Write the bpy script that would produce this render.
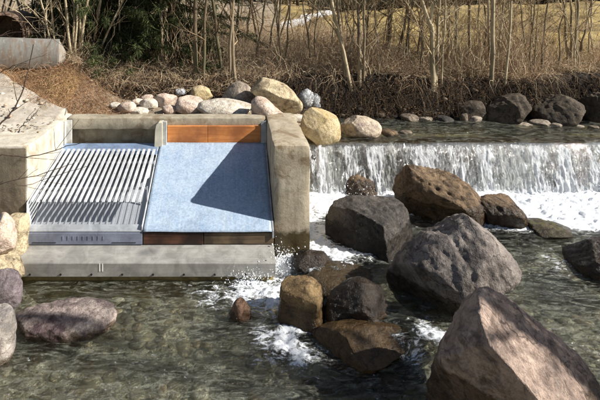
import bpy, math, random
import numpy as np
from mathutils import Vector

# ------------------------------------------------------------------ camera, sky, sun
for o in list(bpy.data.objects): bpy.data.objects.remove(o)
SC = bpy.context.scene
COL = SC.collection
F, H, PX0, PY0 = 475.0, 3.0, 233.0, -5.0          # focal length and principal point, in pixels of a 600 x 400 picture
cam_d = bpy.data.cameras.new('camera'); cam = bpy.data.objects.new('camera', cam_d); COL.objects.link(cam)
cam.location = (0, 0, H); cam.rotation_euler = (math.radians(90), 0, 0)
cam_d.sensor_width = 36; cam_d.lens = F/600*36
cam_d.shift_x = (300-PX0)/600; cam_d.shift_y = -(200-PY0)/600
cam_d.clip_start = .05; cam_d.clip_end = 500
SC.camera = cam
SUN_EL, SUN_AZ = 36.0, -14.0                       # azimuth from +X towards +Y
W = bpy.data.worlds.new('World'); SC.world = W; W.use_nodes = True
wn = W.node_tree; sky = wn.nodes.new('ShaderNodeTexSky'); sky.sky_type = 'NISHITA'; sky.sun_disc = False
sky.sun_elevation = math.radians(SUN_EL); sky.sun_rotation = math.radians(90-SUN_AZ)
bgn = wn.nodes['Background']; bgn.inputs[1].default_value = .05
wn.links.new(sky.outputs[0], bgn.inputs[0])
sd = bpy.data.lights.new('sun', 'SUN'); sd.energy = 5.0; sd.angle = math.radians(.53); sd.color = (1, .955, .885)
sun = bpy.data.objects.new('sun', sd); COL.objects.link(sun)
_e, _a = math.radians(SUN_EL), math.radians(SUN_AZ)
SUNV = Vector((math.cos(_e)*math.cos(_a), math.cos(_e)*math.sin(_a), math.sin(_e)))
sun.rotation_euler = SUNV.to_track_quat('Z', 'Y').to_euler(); sun.location = SUNV*40
vs = SC.view_settings; vs.view_transform = 'Standard'; vs.look = 'None'; vs.gamma = 1; vs.exposure = 0.72

# ------------------------------------------------------------------ small helpers
R = random.Random(7)
def rs(seed): return np.random.RandomState(seed)
def lin(r, g, b):
    f = lambda c: (c/255/12.92) if c <= 10 else ((c/255+.055)/1.055)**2.4
    return (f(r), f(g), f(b), 1)
def aty(x, y, Y): return np.array([(x-PX0)*Y/F, Y, H-(y-PY0)*Y/F])
def atz(x, y, z): return aty(x, y, (H-z)*F/(y-PY0))
def sm(a, b, t):
    t = np.clip((np.asarray(t, float)-a)/(b-a), 0, 1); return t*t*(3-2*t)
def _h(i, j, k, s):
    n = (i*374761393 + j*668265263 + k*2147483647 + s*1274126177) & 0xffffffff
    n = ((n ^ (n >> 13))*1274126177) & 0xffffffff
    n = (n ^ (n >> 16)) & 0xffff
    return n/32767.5-1
def vn(x, y, z=0., s=0):
    x, y, z = np.broadcast_arrays(np.asarray(x, float), np.asarray(y, float), np.asarray(z, float))
    xi, yi, zi = np.floor(x).astype(np.int64), np.floor(y).astype(np.int64), np.floor(z).astype(np.int64)
    fx, fy, fz = x-xi, y-yi, z-zi
    fx, fy, fz = [t*t*t*(t*(t*6-15)+10) for t in (fx, fy, fz)]
    o = 0
    for a in (0, 1):
        for b in (0, 1):
            for c in (0, 1):
                o = o + _h(xi+a, yi+b, zi+c, s)*(fx if a else 1-fx)*(fy if b else 1-fy)*(fz if c else 1-fz)
    return o
def fbm(x, y, z=0., s=0, o=4, g=.5):
    v = 0; a = 1; t = 0
    for i in range(o):
        v = v + a*vn(np.asarray(x)*2**i+i*7.3, np.asarray(y)*2**i-i*3.1, np.asarray(z)*2**i, s+i); t += a; a *= g
    return v/t

def mk(name, V, Fc, mat=None, parent=None, smooth=False, loc=None):
    me = bpy.data.meshes.new(name)
    V = np.asarray(V, np.float32)
    if isinstance(Fc, np.ndarray):
        k = Fc.shape[1]; n = len(Fc)
        me.vertices.add(len(V)); me.vertices.foreach_set('co', V.ravel())
        me.loops.add(n*k); me.loops.foreach_set('vertex_index', Fc.astype(np.int32).ravel())
        me.polygons.add(n); me.polygons.foreach_set('loop_start', np.arange(0, n*k, k, dtype=np.int32))
        me.polygons.foreach_set('loop_total', np.full(n, k, np.int32))
        me.update(calc_edges=True)
    else:
        me.from_pydata([tuple(map(float, v)) for v in V], [], Fc); me.update()
    if smooth: me.polygons.foreach_set('use_smooth', np.ones(len(me.polygons), bool))
    if mat: me.materials.append(mat)
    o = bpy.data.objects.new(name, me); COL.objects.link(o)
    if loc is not None: o.location = loc
    if parent: o.parent = parent
    return o
def tag(o, label=None, cat=None, group=None, kind=None):
    if label: o['label'] = label
    if cat: o['category'] = cat
    if group: o['group'] = group
    if kind: o['kind'] = kind
    return o
def empty(name, loc=(0, 0, 0)):
    o = bpy.data.objects.new(name, None); COL.objects.link(o); o.location = loc; o.empty_display_size = .2
    return o
def grid_faces(nu, nv):
    i = np.arange((nu-1)*(nv-1)); r = i//(nv-1); c = i % (nv-1); a = r*nv+c
    return np.stack([a, a+nv, a+nv+1, a+1], 1)
def box(x0, x1, y0, y1, z0, z1):
    V = [(x, y, z) for x in (x0, x1) for y in (y0, y1) for z in (z0, z1)]
    return V, [(0, 1, 3, 2), (4, 6, 7, 5), (0, 4, 5, 1), (2, 3, 7, 6), (0, 2, 6, 4), (1, 5, 7, 3)]
def bevel(o, w=.008, seg=2):
    m = o.modifiers.new('bevel', 'BEVEL'); m.width = w; m.segments = seg; m.limit_method = 'ANGLE'; return o
def bx(name, b, mat, parent=None, bev=.006, loc=None):
    if parent is not None and loc is None: loc = (0, 0, 0)
    V, Fc = box(*b); o = mk(name, V, Fc, mat, parent)
    return bevel(o, bev) if bev else o
def prism(name, prof, x0, x1, mat, parent=None, bev=0.0):
    """profile of (y, z) points, extruded along x"""
    n = len(prof); V = [(x0, y, z) for y, z in prof]+[(x1, y, z) for y, z in prof]
    Fc = [tuple(range(n))[::-1], tuple(range(n, 2*n))]+[(i, (i+1) % n, n+(i+1) % n, n+i) for i in range(n)]
    # outward facing whatever the winding of the profile
    A = sum(prof[i][0]*prof[(i+1) % n][1]-prof[(i+1) % n][0]*prof[i][1] for i in range(n))
    if A < 0: Fc = [f[::-1] for f in Fc]
    o = mk(name, V, Fc, mat, parent)
    return bevel(o, bev) if bev else o
def join_tubes(polys, sides=5):
    """polys: list of (points (n,3), radii (n)) -> verts, quads"""
    VV, FF, b = [], [], 0
    for P, r in polys:
        P = np.asarray(P, float); r = np.asarray(r, float); n = len(P)
        T_ = np.gradient(P, axis=0); T_ /= np.linalg.norm(T_, axis=1)[:, None]+1e-9
        up = np.array([.31, .87, .38]) if abs(T_[0, 2]) > .6 else np.array([.1, .05, .99])
        A = np.cross(T_, up); A /= np.linalg.norm(A, axis=1)[:, None]+1e-9; B = np.cross(T_, A)
        th = np.arange(sides)*2*math.pi/sides
        V = P[:, None]+r[:, None, None]*(A[:, None]*np.cos(th)[None, :, None]+B[:, None]*np.sin(th)[None, :, None])
        VV.append(V.reshape(-1, 3))
        i, j = np.meshgrid(np.arange(n-1), np.arange(sides), indexing='ij'); j2 = (j+1) % sides
        FF.append((b+np.stack([i*sides+j, i*sides+j2, (i+1)*sides+j2, (i+1)*sides+j], -1)).reshape(-1, 4)); b += n*sides
    return np.concatenate(VV), np.concatenate(FF)
def strands(name, B, D, L, rad, mat, segs=4, droop=.3, wig=.08, seed=1, parent=None, flat=False):
    """many thin arching stems as one mesh"""
    r = rs(seed); N = len(B); t = np.linspace(0, 1, segs+1)
    D = D/(np.linalg.norm(D, axis=1)[:, None]+1e-9)
    side = np.cross(D, r.normal(size=(N, 3))); side /= np.linalg.norm(side, axis=1)[:, None]+1e-9
    side2 = np.cross(D, side)
    droop = np.broadcast_to(np.asarray(droop, float), (N,))
    w1, w2 = r.normal(size=(N, segs+1))*wig, r.normal(size=(N, segs+1))*wig
    w1[:, 0] = 0; w2[:, 0] = 0
    P = B[:, None]+D[:, None]*(L[:, None]*t)[..., None]
    P[..., 2] -= (droop*L)[:, None]*t**2
    P += side[:, None]*(w1*L[:, None])[..., None]+side2[:, None]*(w2*L[:, None])[..., None]
    rr = rad[:, None]*(1-.75*t)
    if flat:
        V = np.stack([P-side[:, None]*rr[..., None], P+side[:, None]*rr[..., None]], 2); k = 2
    else:
        th = np.arange(3)*2*math.pi/3; k = 3
        V = P[:, :, None]+rr[:, :, None, None]*(side[:, None, None]*np.cos(th)[None, None, :, None]+side2[:, None, None]*np.sin(th)[None, None, :, None])
    b = (np.arange(N)*(segs+1)*k)[:, None, None]; i = (np.arange(segs)*k)[None, :, None]
    kk = np.arange(1 if flat else 3)[None, None, :]; k2 = (kk+1) % k
    Fq = np.stack([b+i+kk, b+i+k2, b+i+k+k2, b+i+k+kk], -1).reshape(-1, 4)
    return mk(name, V.reshape(-1, 3), Fq, mat, parent, smooth=not flat)

# ------------------------------------------------------------------ node helpers
class NT:
    def __init__(s, name):
        s.m = bpy.data.materials.new(name); s.m.use_nodes = True; s.t = s.m.node_tree; s.t.nodes.clear()
        s.out = s.t.nodes.new('ShaderNodeOutputMaterial')
    def put(s, sock, v):
        if isinstance(v, bpy.types.NodeSocket): s.t.links.new(v, sock)
        elif v is not None: sock.default_value = v
    def n(s, typ, ins=None, **kw):
        nd = s.t.nodes.new('ShaderNode'+typ)
        for k, v in kw.items(): setattr(nd, k, v)
        for k, v in (ins or {}).items(): s.put(nd.inputs[k], v)
        return nd
    def coord(s, kind='Object'): return s.n('TexCoord').outputs[kind]
    def pos(s): return s.n('NewGeometry').outputs['Position']
    def map(s, vec, scale=(1, 1, 1), loc=(0, 0, 0)): return s.n('Mapping', {'Vector': vec, 'Scale': scale, 'Location': loc}).outputs[0]
    def noise(s, vec, scale, detail=5, rough=.55, dist=0): return s.n('TexNoise', {'Vector': vec, 'Scale': scale, 'Detail': detail, 'Roughness': rough, 'Distortion': dist}).outputs[0]
    def vor(s, vec, scale, feat='F1', out='Distance'): return s.n('TexVoronoi', {'Vector': vec, 'Scale': scale}, feature=feat).outputs[out]
    def ramp(s, fac, stops, interp='LINEAR'):
        nd = s.n('ValToRGB', {'Fac': fac}); e = nd.color_ramp.elements; nd.color_ramp.interpolation = interp
        while len(e) < len(stops): e.new(.5)
        for a, (p, c) in zip(e, stops): a.position = p; a.color = c if not isinstance(c, (int, float)) else (c, c, c, 1)
        return nd.outputs[0]
    def mix(s, f, a, b, mode='MIX'):
        nd = s.n('Mix', data_type='RGBA', blend_type=mode); s.put(nd.inputs[0], f); s.put(nd.inputs[6], a); s.put(nd.inputs[7], b); return nd.outputs[2]
    def math(s, op, a, b=None, c=None):
        nd = s.n('Math', operation=op); s.put(nd.inputs[0], a); s.put(nd.inputs[1], b)
        if c is not None: s.put(nd.inputs[2], c)
        return nd.outputs[0]
    def rng(s, v, a, b, c=0., d=1.):
        return s.n('MapRange', {'Value': v, 'From Min': a, 'From Max': b, 'To Min': c, 'To Max': d}, interpolation_type='SMOOTHSTEP').outputs[0]
    def sep(s, v, ax): return s.n('SeparateXYZ', {0: v}).outputs[ax]
    def bump(s, h, strength=.5, dist=.02, normal=None):
        return s.n('Bump', {'Height': h, 'Strength': strength, 'Distance': dist, 'Normal': normal}).outputs[0]
    def bsdf(s, col, rough=.8, normal=None, metal=0., spec=.4):
        return s.n('BsdfPrincipled', {'Base Color': col, 'Roughness': rough, 'Normal': normal, 'Metallic': metal, 'Specular IOR Level': spec}).outputs[0]
    def done(s, sh): s.t.links.new(sh, s.out.inputs[0]); return s.m

_rock = {}
def rock_mat(c1, c2, c3, scale=1., wet=None, crack=.5, moss=None, speck=.5):
    key = (c1, c2, c3, scale, wet, crack, moss, speck)
    if key in _rock: return _rock[key]
    m = NT('rock'); v = m.coord()
    v = m.n('VectorMath', {0: v, 1: m.n('ObjectInfo').outputs['Location']}, operation='ADD').outputs[0]
    n1 = m.noise(v, 2.3*scale, 6, .62, .8); n2 = m.noise(v, 7*scale, 6, .65); n3 = m.noise(v, 45*scale, 4, .7)
    col = m.mix(m.ramp(n1, [(.36, 0.), (.62, 1.)]), lin(*c1), lin(*c2))
    col = m.mix(m.ramp(n2, [(.48, 0.), (.68, .75)]), col, lin(*c3))
    vein = m.math('ABSOLUTE', m.math('SUBTRACT', m.noise(m.map(v, (1, 1, 2.2)), 3.1*scale, 4, .6, 1.2), .5))
    vm = m.math('MULTIPLY', m.ramp(vein, [(.0, crack), (.02, 0.)]), m.ramp(m.noise(v, 1.9*scale, 3), [(.5, 0.), (.6, 1.)]))
    blot = m.ramp(m.noise(v, 3.7*scale, 7, .72, 1.5), [(.5, 0.), (.6, .75)])
    col = m.mix(m.math('MULTIPLY', blot, min(1., crack+.3)), col, m.mix(1., col, (.4, .37, .34, 1), 'MULTIPLY'))
    col = m.mix(vm, col, m.mix(1., col, (.28, .26, .24, 1), 'MULTIPLY'))
    col = m.mix(speck, col, m.mix(1., col, m.ramp(n3, [(.3, .45), (.62, 1.35)]), 'MULTIPLY'))
    dv = m.n('VectorMath', {0: v, 1: m.n('VectorMath', {0: m.n('TexNoise', {'Vector': v, 'Scale': 3.5*scale, 'Detail': 4.}).outputs['Color'], 'Scale': .35/scale}, operation='SCALE').outputs[0]}, operation='ADD').outputs[0]
    ed = m.n('TexVoronoi', {'Vector': m.map(dv, (1, 1, 1.8)), 'Scale': 1.9*scale}, feature='DISTANCE_TO_EDGE').outputs['Distance']
    ck = m.math('MULTIPLY', m.ramp(ed, [(.0, 1.), (.022, 0.)]), m.ramp(m.noise(v, 2.7*scale, 3), [(.46, 0.), (.56, 1.)]))
    ck = m.math('MULTIPLY', ck, min(1., crack+.2)); col = m.mix(ck, col, m.mix(1., col, (.22, .2, .18, 1), 'MULTIPLY'))
    li = m.math('MULTIPLY', m.ramp(m.vor(v, 16*scale), [(.1, 1.), (.28, 0.)]), m.ramp(m.noise(v, 2.1*scale, 4, .7), [(.52, 0.), (.6, .55)]))
    col = m.mix(li, col, m.mix(.5, col, (.5, .49, .44, 1)))
    if moss:
        nz = m.sep(m.n('NewGeometry').outputs['Normal'], 2)
        mm = m.math('MULTIPLY', m.rng(nz, .1, .7), m.ramp(m.noise(v, 5*scale, 5, .7), [(.42, 0.), (.58, 1.)]))
        col = m.mix(mm, col, lin(*moss))
    rough = .85
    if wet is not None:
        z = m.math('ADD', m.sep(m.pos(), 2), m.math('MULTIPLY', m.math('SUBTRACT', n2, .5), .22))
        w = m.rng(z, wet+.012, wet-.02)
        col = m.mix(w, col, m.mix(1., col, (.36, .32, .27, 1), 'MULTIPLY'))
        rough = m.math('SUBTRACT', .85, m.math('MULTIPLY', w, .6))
    n4 = m.noise(v, 17*scale, 5, .7); b = m.bump(n2, .7, .07); b = m.bump(n4, .6, .025, b); b = m.bump(n3, .6, .012, b); b = m.bump(vm, -.4, .02, b); b = m.bump(ck, -.7, .03, b)
    _rock[key] = m.done(m.bsdf(col, rough, b)); return _rock[key]

def concrete(name, c1, c2, stain=None, wet=None, formwork=False):
    m = NT(name); v = m.pos()
    n1 = m.noise(v, 1.7, 7, .65, .5); n2 = m.noise(v, 9, 6, .7); n3 = m.noise(v, 90, 3, .7)
    col = m.mix(m.ramp(n1, [(.35, 0.), (.65, 1.)]), lin(*c1), lin(*c2))
    col = m.mix(.6, col, m.mix(1., col, m.ramp(n2, [(.3, .6), (.7, 1.25)]), 'MULTIPLY'))
    col = m.mix(.35, col, m.mix(1., col, m.ramp(n3, [(.3, .6), (.7, 1.3)]), 'MULTIPLY'))
    streak = m.noise(m.map(v, (9, 9, .9)), 1.2, 5, .6)
    col = m.mix(m.ramp(streak, [(.5, 0.), (.72, .55)]), col, m.mix(1., col, (.45, .42, .36, 1), 'MULTIPLY'))
    if stain: col = m.mix(m.ramp(m.noise(v, 2.6, 6, .7, 1.), [(.52, 0.), (.62, .8)]), col, lin(*stain))
    rough = .9
    if wet is not None:
        z = m.math('ADD', m.sep(v, 2), m.math('MULTIPLY', m.math('SUBTRACT', n2, .5), .25))
        w = m.rng(z, wet+.05, wet-.04)
        col = m.mix(w, col, m.mix(1., col, (.2, .18, .12, 1), 'MULTIPLY')); rough = m.math('SUBTRACT', .9, m.math('MULTIPLY', w, .6))
    vo = m.vor(v, 38); pit = m.ramp(vo, [(.05, 1.), (.16, 0.)])
    b = m.bump(n2, .35, .02); b = m.bump(n3, .35, .004, b); b = m.bump(pit, -.35, .006, b)
    return m.done(m.bsdf(col, rough, b))
def plain(name, c, rough=.6, metal=0., nscale=8, var=.35, bstr=.15, bdist=.004):
    m = NT(name); v = m.pos(); n = m.noise(v, nscale, 6, .65); n2 = m.noise(v, nscale*9, 3, .7)
    col = m.mix(var, lin(*c), m.mix(1., lin(*c), m.ramp(n, [(.3, .35), (.7, 1.5)]), 'MULTIPLY'))
    return m.done(m.bsdf(col, m.math('ADD', rough-.12, m.math('MULTIPLY', n, .24)), m.bump(n2, bstr, bdist), metal))
def wood(name, c1, c2, axis=0, rough=.65, dark=None):
    m = NT(name); v = m.pos()
    sc = [22, 22, 22]; sc[axis] = 1.1
    n = m.noise(m.map(v, sc), 1.6, 6, .65, .6); n2 = m.noise(v, 3, 4)
    col = m.mix(m.ramp(n, [(.3, 0.), (.7, 1.)]), lin(*c1), lin(*c2))
    if dark: col = m.mix(m.ramp(n2, [(.42, 0.), (.6, .9)]), col, lin(*dark))
    return m.done(m.bsdf(col, rough, m.bump(n, .3, .006)))
def bark(name, c1, c2, c3=None, island=True):
    m = NT(name); v = m.pos(); n = m.noise(m.map(v, (14, 14, 3)), 2, 5, .65); n2 = m.noise(v, 1.4, 3)
    col = m.mix(m.ramp(n, [(.35, 0.), (.65, 1.)]), lin(*c1), lin(*c2))
    if c3: col = m.mix(m.ramp(n2, [(.45, 0.), (.6, .8)]), col, lin(*c3))
    return m.done(m.bsdf(col, .9, m.bump(n, .5, .01)))
def island(name, cols, rough=.9, tr=0.):
    m = NT(name); r = m.n('NewGeometry').outputs['Random Per Island']
    k = len(cols); c = m.ramp(r, [(i/k, lin(*c)) for i, c in enumerate(cols)], 'CONSTANT')
    n = m.noise(m.pos(), 2.2, 3); c = m.mix(.5, c, m.mix(1., c, m.ramp(n, [(.3, .55), (.7, 1.3)]), 'MULTIPLY'))
    sh = m.bsdf(c, rough, None, 0, .2)
    if tr:
        t = m.n('BsdfTranslucent', {'Color': c}).outputs[0]; sh = m.n('MixShader', {0: tr, 1: sh, 2: t}).outputs[0]
    return m.done(sh)

# ------------------------------------------------------------------ terrain
def bank_line(x): return 8.15+.02*sm(.2, 1.6, x)+.12*fbm(x*.9, 3.3, 0, 5, 3)
def T(x, y):
    x = np.asarray(x, float); y = np.asarray(y, float)
    n = fbm(x*.8, y*.8, 0, 11, 4); nf = fbm(x*3, y*3, 0, 12, 3)
    low = -.22+.07*n+.04*nf
    lb = sm(-2.0, -2.75, x)
    low = low*(1-lb)+lb*(.55+.16*(y-4)+.08*n)
    rb = sm(6.2, 8.2, x); low = low*(1-rb)+rb*(1.5+.15*n)
    nb = sm(2.7, 1.2, y); low = low*(1-nb)+nb*(1.35+.08*n)
    bar = sm(1.75, .5, x)
    upb = .66+.04*n+.02*nf
    hb = 1.19+.04*nf+.12*sm(7, 9, y)
    hb = hb+sm(-1.75, -3.0, x)*sm(6.9, 8.0, y)*.5+sm(-2.2, -3.4, x)*.1-.14*sm(-2.7, -3.3, x)*sm(7.2, 7.6, y)*sm(8.7, 8.3, y)+.05*n*sm(-1.5, -2.5, x)
    up = upb*(1-bar)+hb*bar
    yb = bank_line(x); d = y-yb
    top = 1.5+.1*n
    s1 = sm(-.03, .5+.15*n, d)
    far = up*(1-s1)+s1*np.maximum(top, up)
    far = far+.22*sm(.4, 2.2, d)+.016*np.maximum(0, y-10)+.3*np.maximum(0, y-36)+.03*np.maximum(0, y-11)*sm(1, -4, x)+.15*np.maximum(0, y-17)*sm(-1, -7, x)
    far = far+(.06+.10*sm(9.5, 14, y))*n*sm(.5, 2, d)+.05*np.maximum(0, y-12)*sm(6, 22, x)*sm(40, 20, y)
    # step: below the structure and weir in the stream, gentle on the left bank
    st = np.where(x > -2.6, sm(6.62, 6.66, y)*(x < .86)+sm(6.97, 7.02, y)*(x >= .86), sm(4.9, 6.6, y))
    return low*(1-st)+far*st
def gz(x, y): return float(T(np.array([x]), np.array([y]))[0])
def hit(px, py, y0=6.7):
    Y = np.arange(y0, 60, .02); X = (px-PX0)*Y/F; Z = H-(py-PY0)*Y/F
    g = T(X, Y); k = np.argmax(Z <= g)
    return np.array([X[k], Y[k], g[k]])
def axis(*seg):
    return np.unique(np.concatenate([np.arange(a, b, s) for a, b, s in seg]))
gx = axis((-70, -12, 2.5), (-12, -4.5, .3), (-4.5, 8.5, .07), (8.5, 20, .4), (20, 95, 2.5))
gy = axis((-8, 1, .6), (1, 6.5, .08), (6.5, 10.5, .05), (10.5, 20, .2), (20, 40, .6), (40, 120, 3))
GX, GY = np.meshgrid(gx, gy, indexing='ij')
GZ = T(GX, GY)
m = NT('ground'); v = m.pos()
z_ = m.sep(v, 2); x_ = m.sep(v, 0); y_ = m.sep(v, 1)
n1 = m.noise(v, 1.1, 6, .65); n2 = m.noise(v, 9, 6, .7); n3 = m.noise(v, 50, 4, .7)
grav = m.mix(m.ramp(n2, [(.35, 0.), (.65, 1.)]), lin(122, 108, 90), lin(176, 160, 138))
soil = m.mix(m.ramp(n2, [(.35, 0.), (.65, 1.)]), lin(26, 21, 17), lin(54, 44, 34))
straw = m.mix(m.ramp(n1, [(.35, 0.), (.65, 1.)]), lin(166, 144, 90), lin(190, 166, 108))
straw = m.mix(m.ramp(n2, [(.45, 0.), (.7, .7)]), straw, lin(142, 120, 74)); straw = m.mix(m.ramp(m.noise(v, .45, 7, .7, 1.), [(.46, 0.), (.6, .8)]), straw, lin(122, 104, 72))
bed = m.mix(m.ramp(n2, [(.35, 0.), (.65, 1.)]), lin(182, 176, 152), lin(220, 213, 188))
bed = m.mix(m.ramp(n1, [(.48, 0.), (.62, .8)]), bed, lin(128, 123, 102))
bed = m.mix(m.ramp(m.noise(m.map(v, (1.5, 4.5, 1)), 2.2, 6, .7, 1.4), [(.5, 0.), (.6, .85)]), bed, lin(228, 220, 192))  # pale streaks painted into the bed in place of rippling sunlight
a = m.n('Attribute', attribute_name='zone', attribute_type='GEOMETRY').outputs['Color']
zr = m.sep(a, 0); zg = m.sep(a, 1); zb_ = m.sep(a, 2)
jit = m.math('MULTIPLY', m.math('SUBTRACT', n2, .5), .5)
cc = m.mix(m.rng(m.math('ADD', zr, jit), .4, .6), bed, grav)
cc = m.mix(m.rng(m.math('ADD', zg, jit), .4, .6), cc, soil)
cc = m.mix(m.rng(m.math('ADD', zb_, jit), .4, .6), cc, straw)
b = m.bump(n2, .8, .06); b = m.bump(n3, .7, .02, b)
M_ground = m.done(m.bsdf(cc, .95, b))
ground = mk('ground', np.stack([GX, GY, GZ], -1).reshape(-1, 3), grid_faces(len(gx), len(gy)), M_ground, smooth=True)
tag(ground, kind='structure')
d_ = GY-bank_line(GX)
zone = np.zeros(GX.shape+(4,)); zone[..., 3] = 1
zone[..., 0] = sm(.8, 1.0, GZ)*(GY > 6.6)*1.0+sm(-2.1, -2.5, GX)*(GY <= 6.6)
zone[..., 1] = np.clip(sm(-.25, .0, d_)*sm(1.0, .6, d_)+sm(-2.6, -3.2, GX)*(GY < 5), 0, 1)
zone[..., 2] = np.clip(sm(.6, 1.0, d_)*sm(-1, 3.0, GX-.1*(GY-10))+sm(-2.3, -2.7, GX)*sm(7.0, 7.5, GY)*(d_ < .3), 0, 1)
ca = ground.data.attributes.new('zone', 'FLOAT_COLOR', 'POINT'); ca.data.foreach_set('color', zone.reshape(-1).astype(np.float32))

# pale track in the field behind the trees
M_track = plain('track_gravel', (216, 214, 210), .9, 0, 1.5, .45)
pts = [(1.5, 16.4), (2.2, 18.6), (4.3, 24.5), (7.2, 31.5), (10.5, 38.5), (17, 47)]
P = []
for i in range(60):
    t = i/59*(len(pts)-1); k = min(int(t), len(pts)-2); f = t-k
    P.append((pts[k][0]*(1-f)+pts[k+1][0]*f, pts[k][1]*(1-f)+pts[k+1][1]*f))
P = np.array(P); Tn = np.gradient(P, axis=0); Tn /= np.linalg.norm(Tn, axis=1)[:, None]; Nn = np.stack([Tn[:, 1], -Tn[:, 0]], 1)
V = []
for s in np.linspace(-.5, .5, 9):
    q = P+Nn*s; V.append(np.stack([q[:, 0], q[:, 1], T(q[:, 0], q[:, 1])+.05], 1))
trk = mk('track', np.array(V).reshape(-1, 3), grid_faces(9, 60)[:, ::-1].copy(), M_track, smooth=True); tag(trk, kind='structure')

# ------------------------------------------------------------------ concrete intake
XL, XR, YF, YB, ZW = -2.27, .455, 5.27, 6.5, 1.333
M_conc = concrete('concrete', (150, 140, 120), (178, 168, 148), (124, 106, 82), .36)
M_conc_l = concrete('concrete_pale', (190, 181, 162), (214, 207, 192), (160, 144, 120), .3)
def conc_block(name, b, mat, parent, amp=.009, step=.05, seed=3):
    """concrete body with uneven faces and knocked edges"""
    x0, x1, y0, y1, z0, z1 = b
    V, Fc, k = [], [], 0
    def face(o, u, v_):
        nonlocal k
        nu = max(2, int(np.linalg.norm(u)/step)+1); nv = max(2, int(np.linalg.norm(v_)/step)+1)
        a, c = np.meshgrid(np.linspace(0, 1, nu), np.linspace(0, 1, nv), indexing='ij')
        V.append((np.array(o)+a[..., None]*np.array(u)+c[..., None]*np.array(v_)).reshape(-1, 3)); Fc.append(grid_faces(nu, nv)+k); k += nu*nv
    dx, dy, dz = x1-x0, y1-y0, z1-z0
    face((x0, y0, z0), (dx, 0, 0), (0, 0, dz)); face((x1, y1, z0), (-dx, 0, 0), (0, 0, dz))
    face((x0, y1, z0), (0, -dy, 0), (0, 0, dz)); face((x1, y0, z0), (0, dy, 0), (0, 0, dz))
    face((x0, y0, z1), (dx, 0, 0), (0, dy, 0)); face((x0, y1, z0), (dx, 0, 0), (0, -dy, 0))
    V = np.concatenate(V); Fc = np.concatenate(Fc)
    c = np.array([(x0+x1)/2, (y0+y1)/2, (z0+z1)/2]); hs = np.array([dx, dy, dz])/2
    q = (V-c)/hs; e = np.sum(np.abs(q) > .999, axis=1)           # 1 face, 2 edge, 3 corner
    knock = (e-1).clip(0)*(.007+.010*np.clip(fbm(V[:, 0]*7, V[:, 1]*7, V[:, 2]*7, seed, 3)+.2, 0, 1))
    dirn = np.where(np.abs(q) > .999, np.sign(q), 0)
    V = V-dirn*knock[:, None]
    for ax in range(3): V[:, ax] += amp*fbm(V[:, 0]*3, V[:, 1]*3, V[:, 2]*3, seed+ax+1, 4)
    o = mk(name, V, Fc, mat, parent, smooth=True)
    return o
intake = empty('concrete_intake', (XR, YF, 0)); tag(intake, 'tan concrete intake with two side walls and rear beam left of the waterfall', 'intake structure')
IM = intake.matrix_basis.inverted()
def into(o, e): o.location = -e.location; return o
into(conc_block('side_wall', (XR, .86, YF, 6.74, -.5, ZW), concrete('wall_concrete', (160, 146, 122), (196, 184, 162), (122, 102, 76), .36), intake, seed=3), intake)
into(conc_block('side_wall', (-3.3, XL, YF-.02, 6.74, -.4, ZW), M_conc_l, intake, seed=13), intake)
into(conc_block('wall_end', (-3.3, XL-.004, YF-.05, YF-.022, -.4, ZW-.012), concrete('weathered_concrete', (108, 98, 82), (140, 128, 108), (82, 72, 58), .3), intake, .004, .05, 15), intake)
into(conc_block('rear_beam', (XL+.003, XR-.003, 6.46, 6.71, 1.165, ZW-.004), M_conc, intake, .005, seed=23), intake)
into(conc_block('rear_wall', (XL+.003, XR-.003, 6.58, 6.70, -.3, 1.163), M_conc, intake, .005, seed=33), intake)
into(conc_block('sill_base', (XL+.02, XR-.02, 4.99, 5.25, -.5, .06), concrete('concrete_algae', (116, 104, 66), (150, 134, 86), (84, 72, 40), None), intake, .006, seed=43), intake)
into(bx('floor_slab', (XL+.003, XR-.003, 5.253, 6.575, -.3, .2), M_conc, intake, 0), intake)

# ------------------------------------------------------------------ steel, boards
def steel(name, c, rough, metal, streak=.3):
    m = NT(name); v = m.pos(); n = m.noise(v, 6, 6, .7, .6); n2 = m.noise(m.map(v, (1.5, 30, 30)), 1.5, 4); n3 = m.noise(v, 120, 2)
    col = m.mix(m.ramp(n, [(.38, 0.), (.66, 1.)]), lin(*[int(k*.8) for k in c]), lin(*c))
    col = m.mix(streak, col, m.mix(1., col, m.ramp(n2, [(.3, .6), (.7, 1.2)]), 'MULTIPLY'))
    return m.done(m.bsdf(col, m.math('ADD', rough-.1, m.math('MULTIPLY', n, .22)), m.bump(n3, .08, .002), metal, .5))
M_galv = steel('galvanised_steel', (196, 200, 204), .42, .35)
M_bar = steel('bar_steel', (226, 228, 230), .4, .15)
M_sill = steel('sill_steel', (178, 175, 168), .5, .2)
M_dark = plain('bolt_steel', (60, 60, 62), .5, .6)
M_orange = wood('orange_board', (196, 116, 56), (226, 152, 88), 0, .6, (160, 98, 56))
M_red = wood('wet_red_timber', (62, 40, 32), (112, 76, 58), 0, .35, (34, 24, 20))
M_grey_t = wood('grey_timber', (80, 66, 50), (122, 104, 80), 0, .6, (52, 42, 32))

SB, ST = (5.2, .427), (6.40, 1.006)               # bottom and top of the inclined screen plane (y, z)
def sl(y): return SB[1]+(y-SB[0])*(ST[1]-SB[1])/(ST[0]-SB[0])
rack = empty('bar_screen', (-1.6, 5.2, .27)); tag(rack, 'sloping steel bar screen with many parallel bars in the left bay', 'bar screen')
def rk(o): o.location = -rack.location; return o
XD = -.985
x0, x1 = XL+.03, XD-.03
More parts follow.
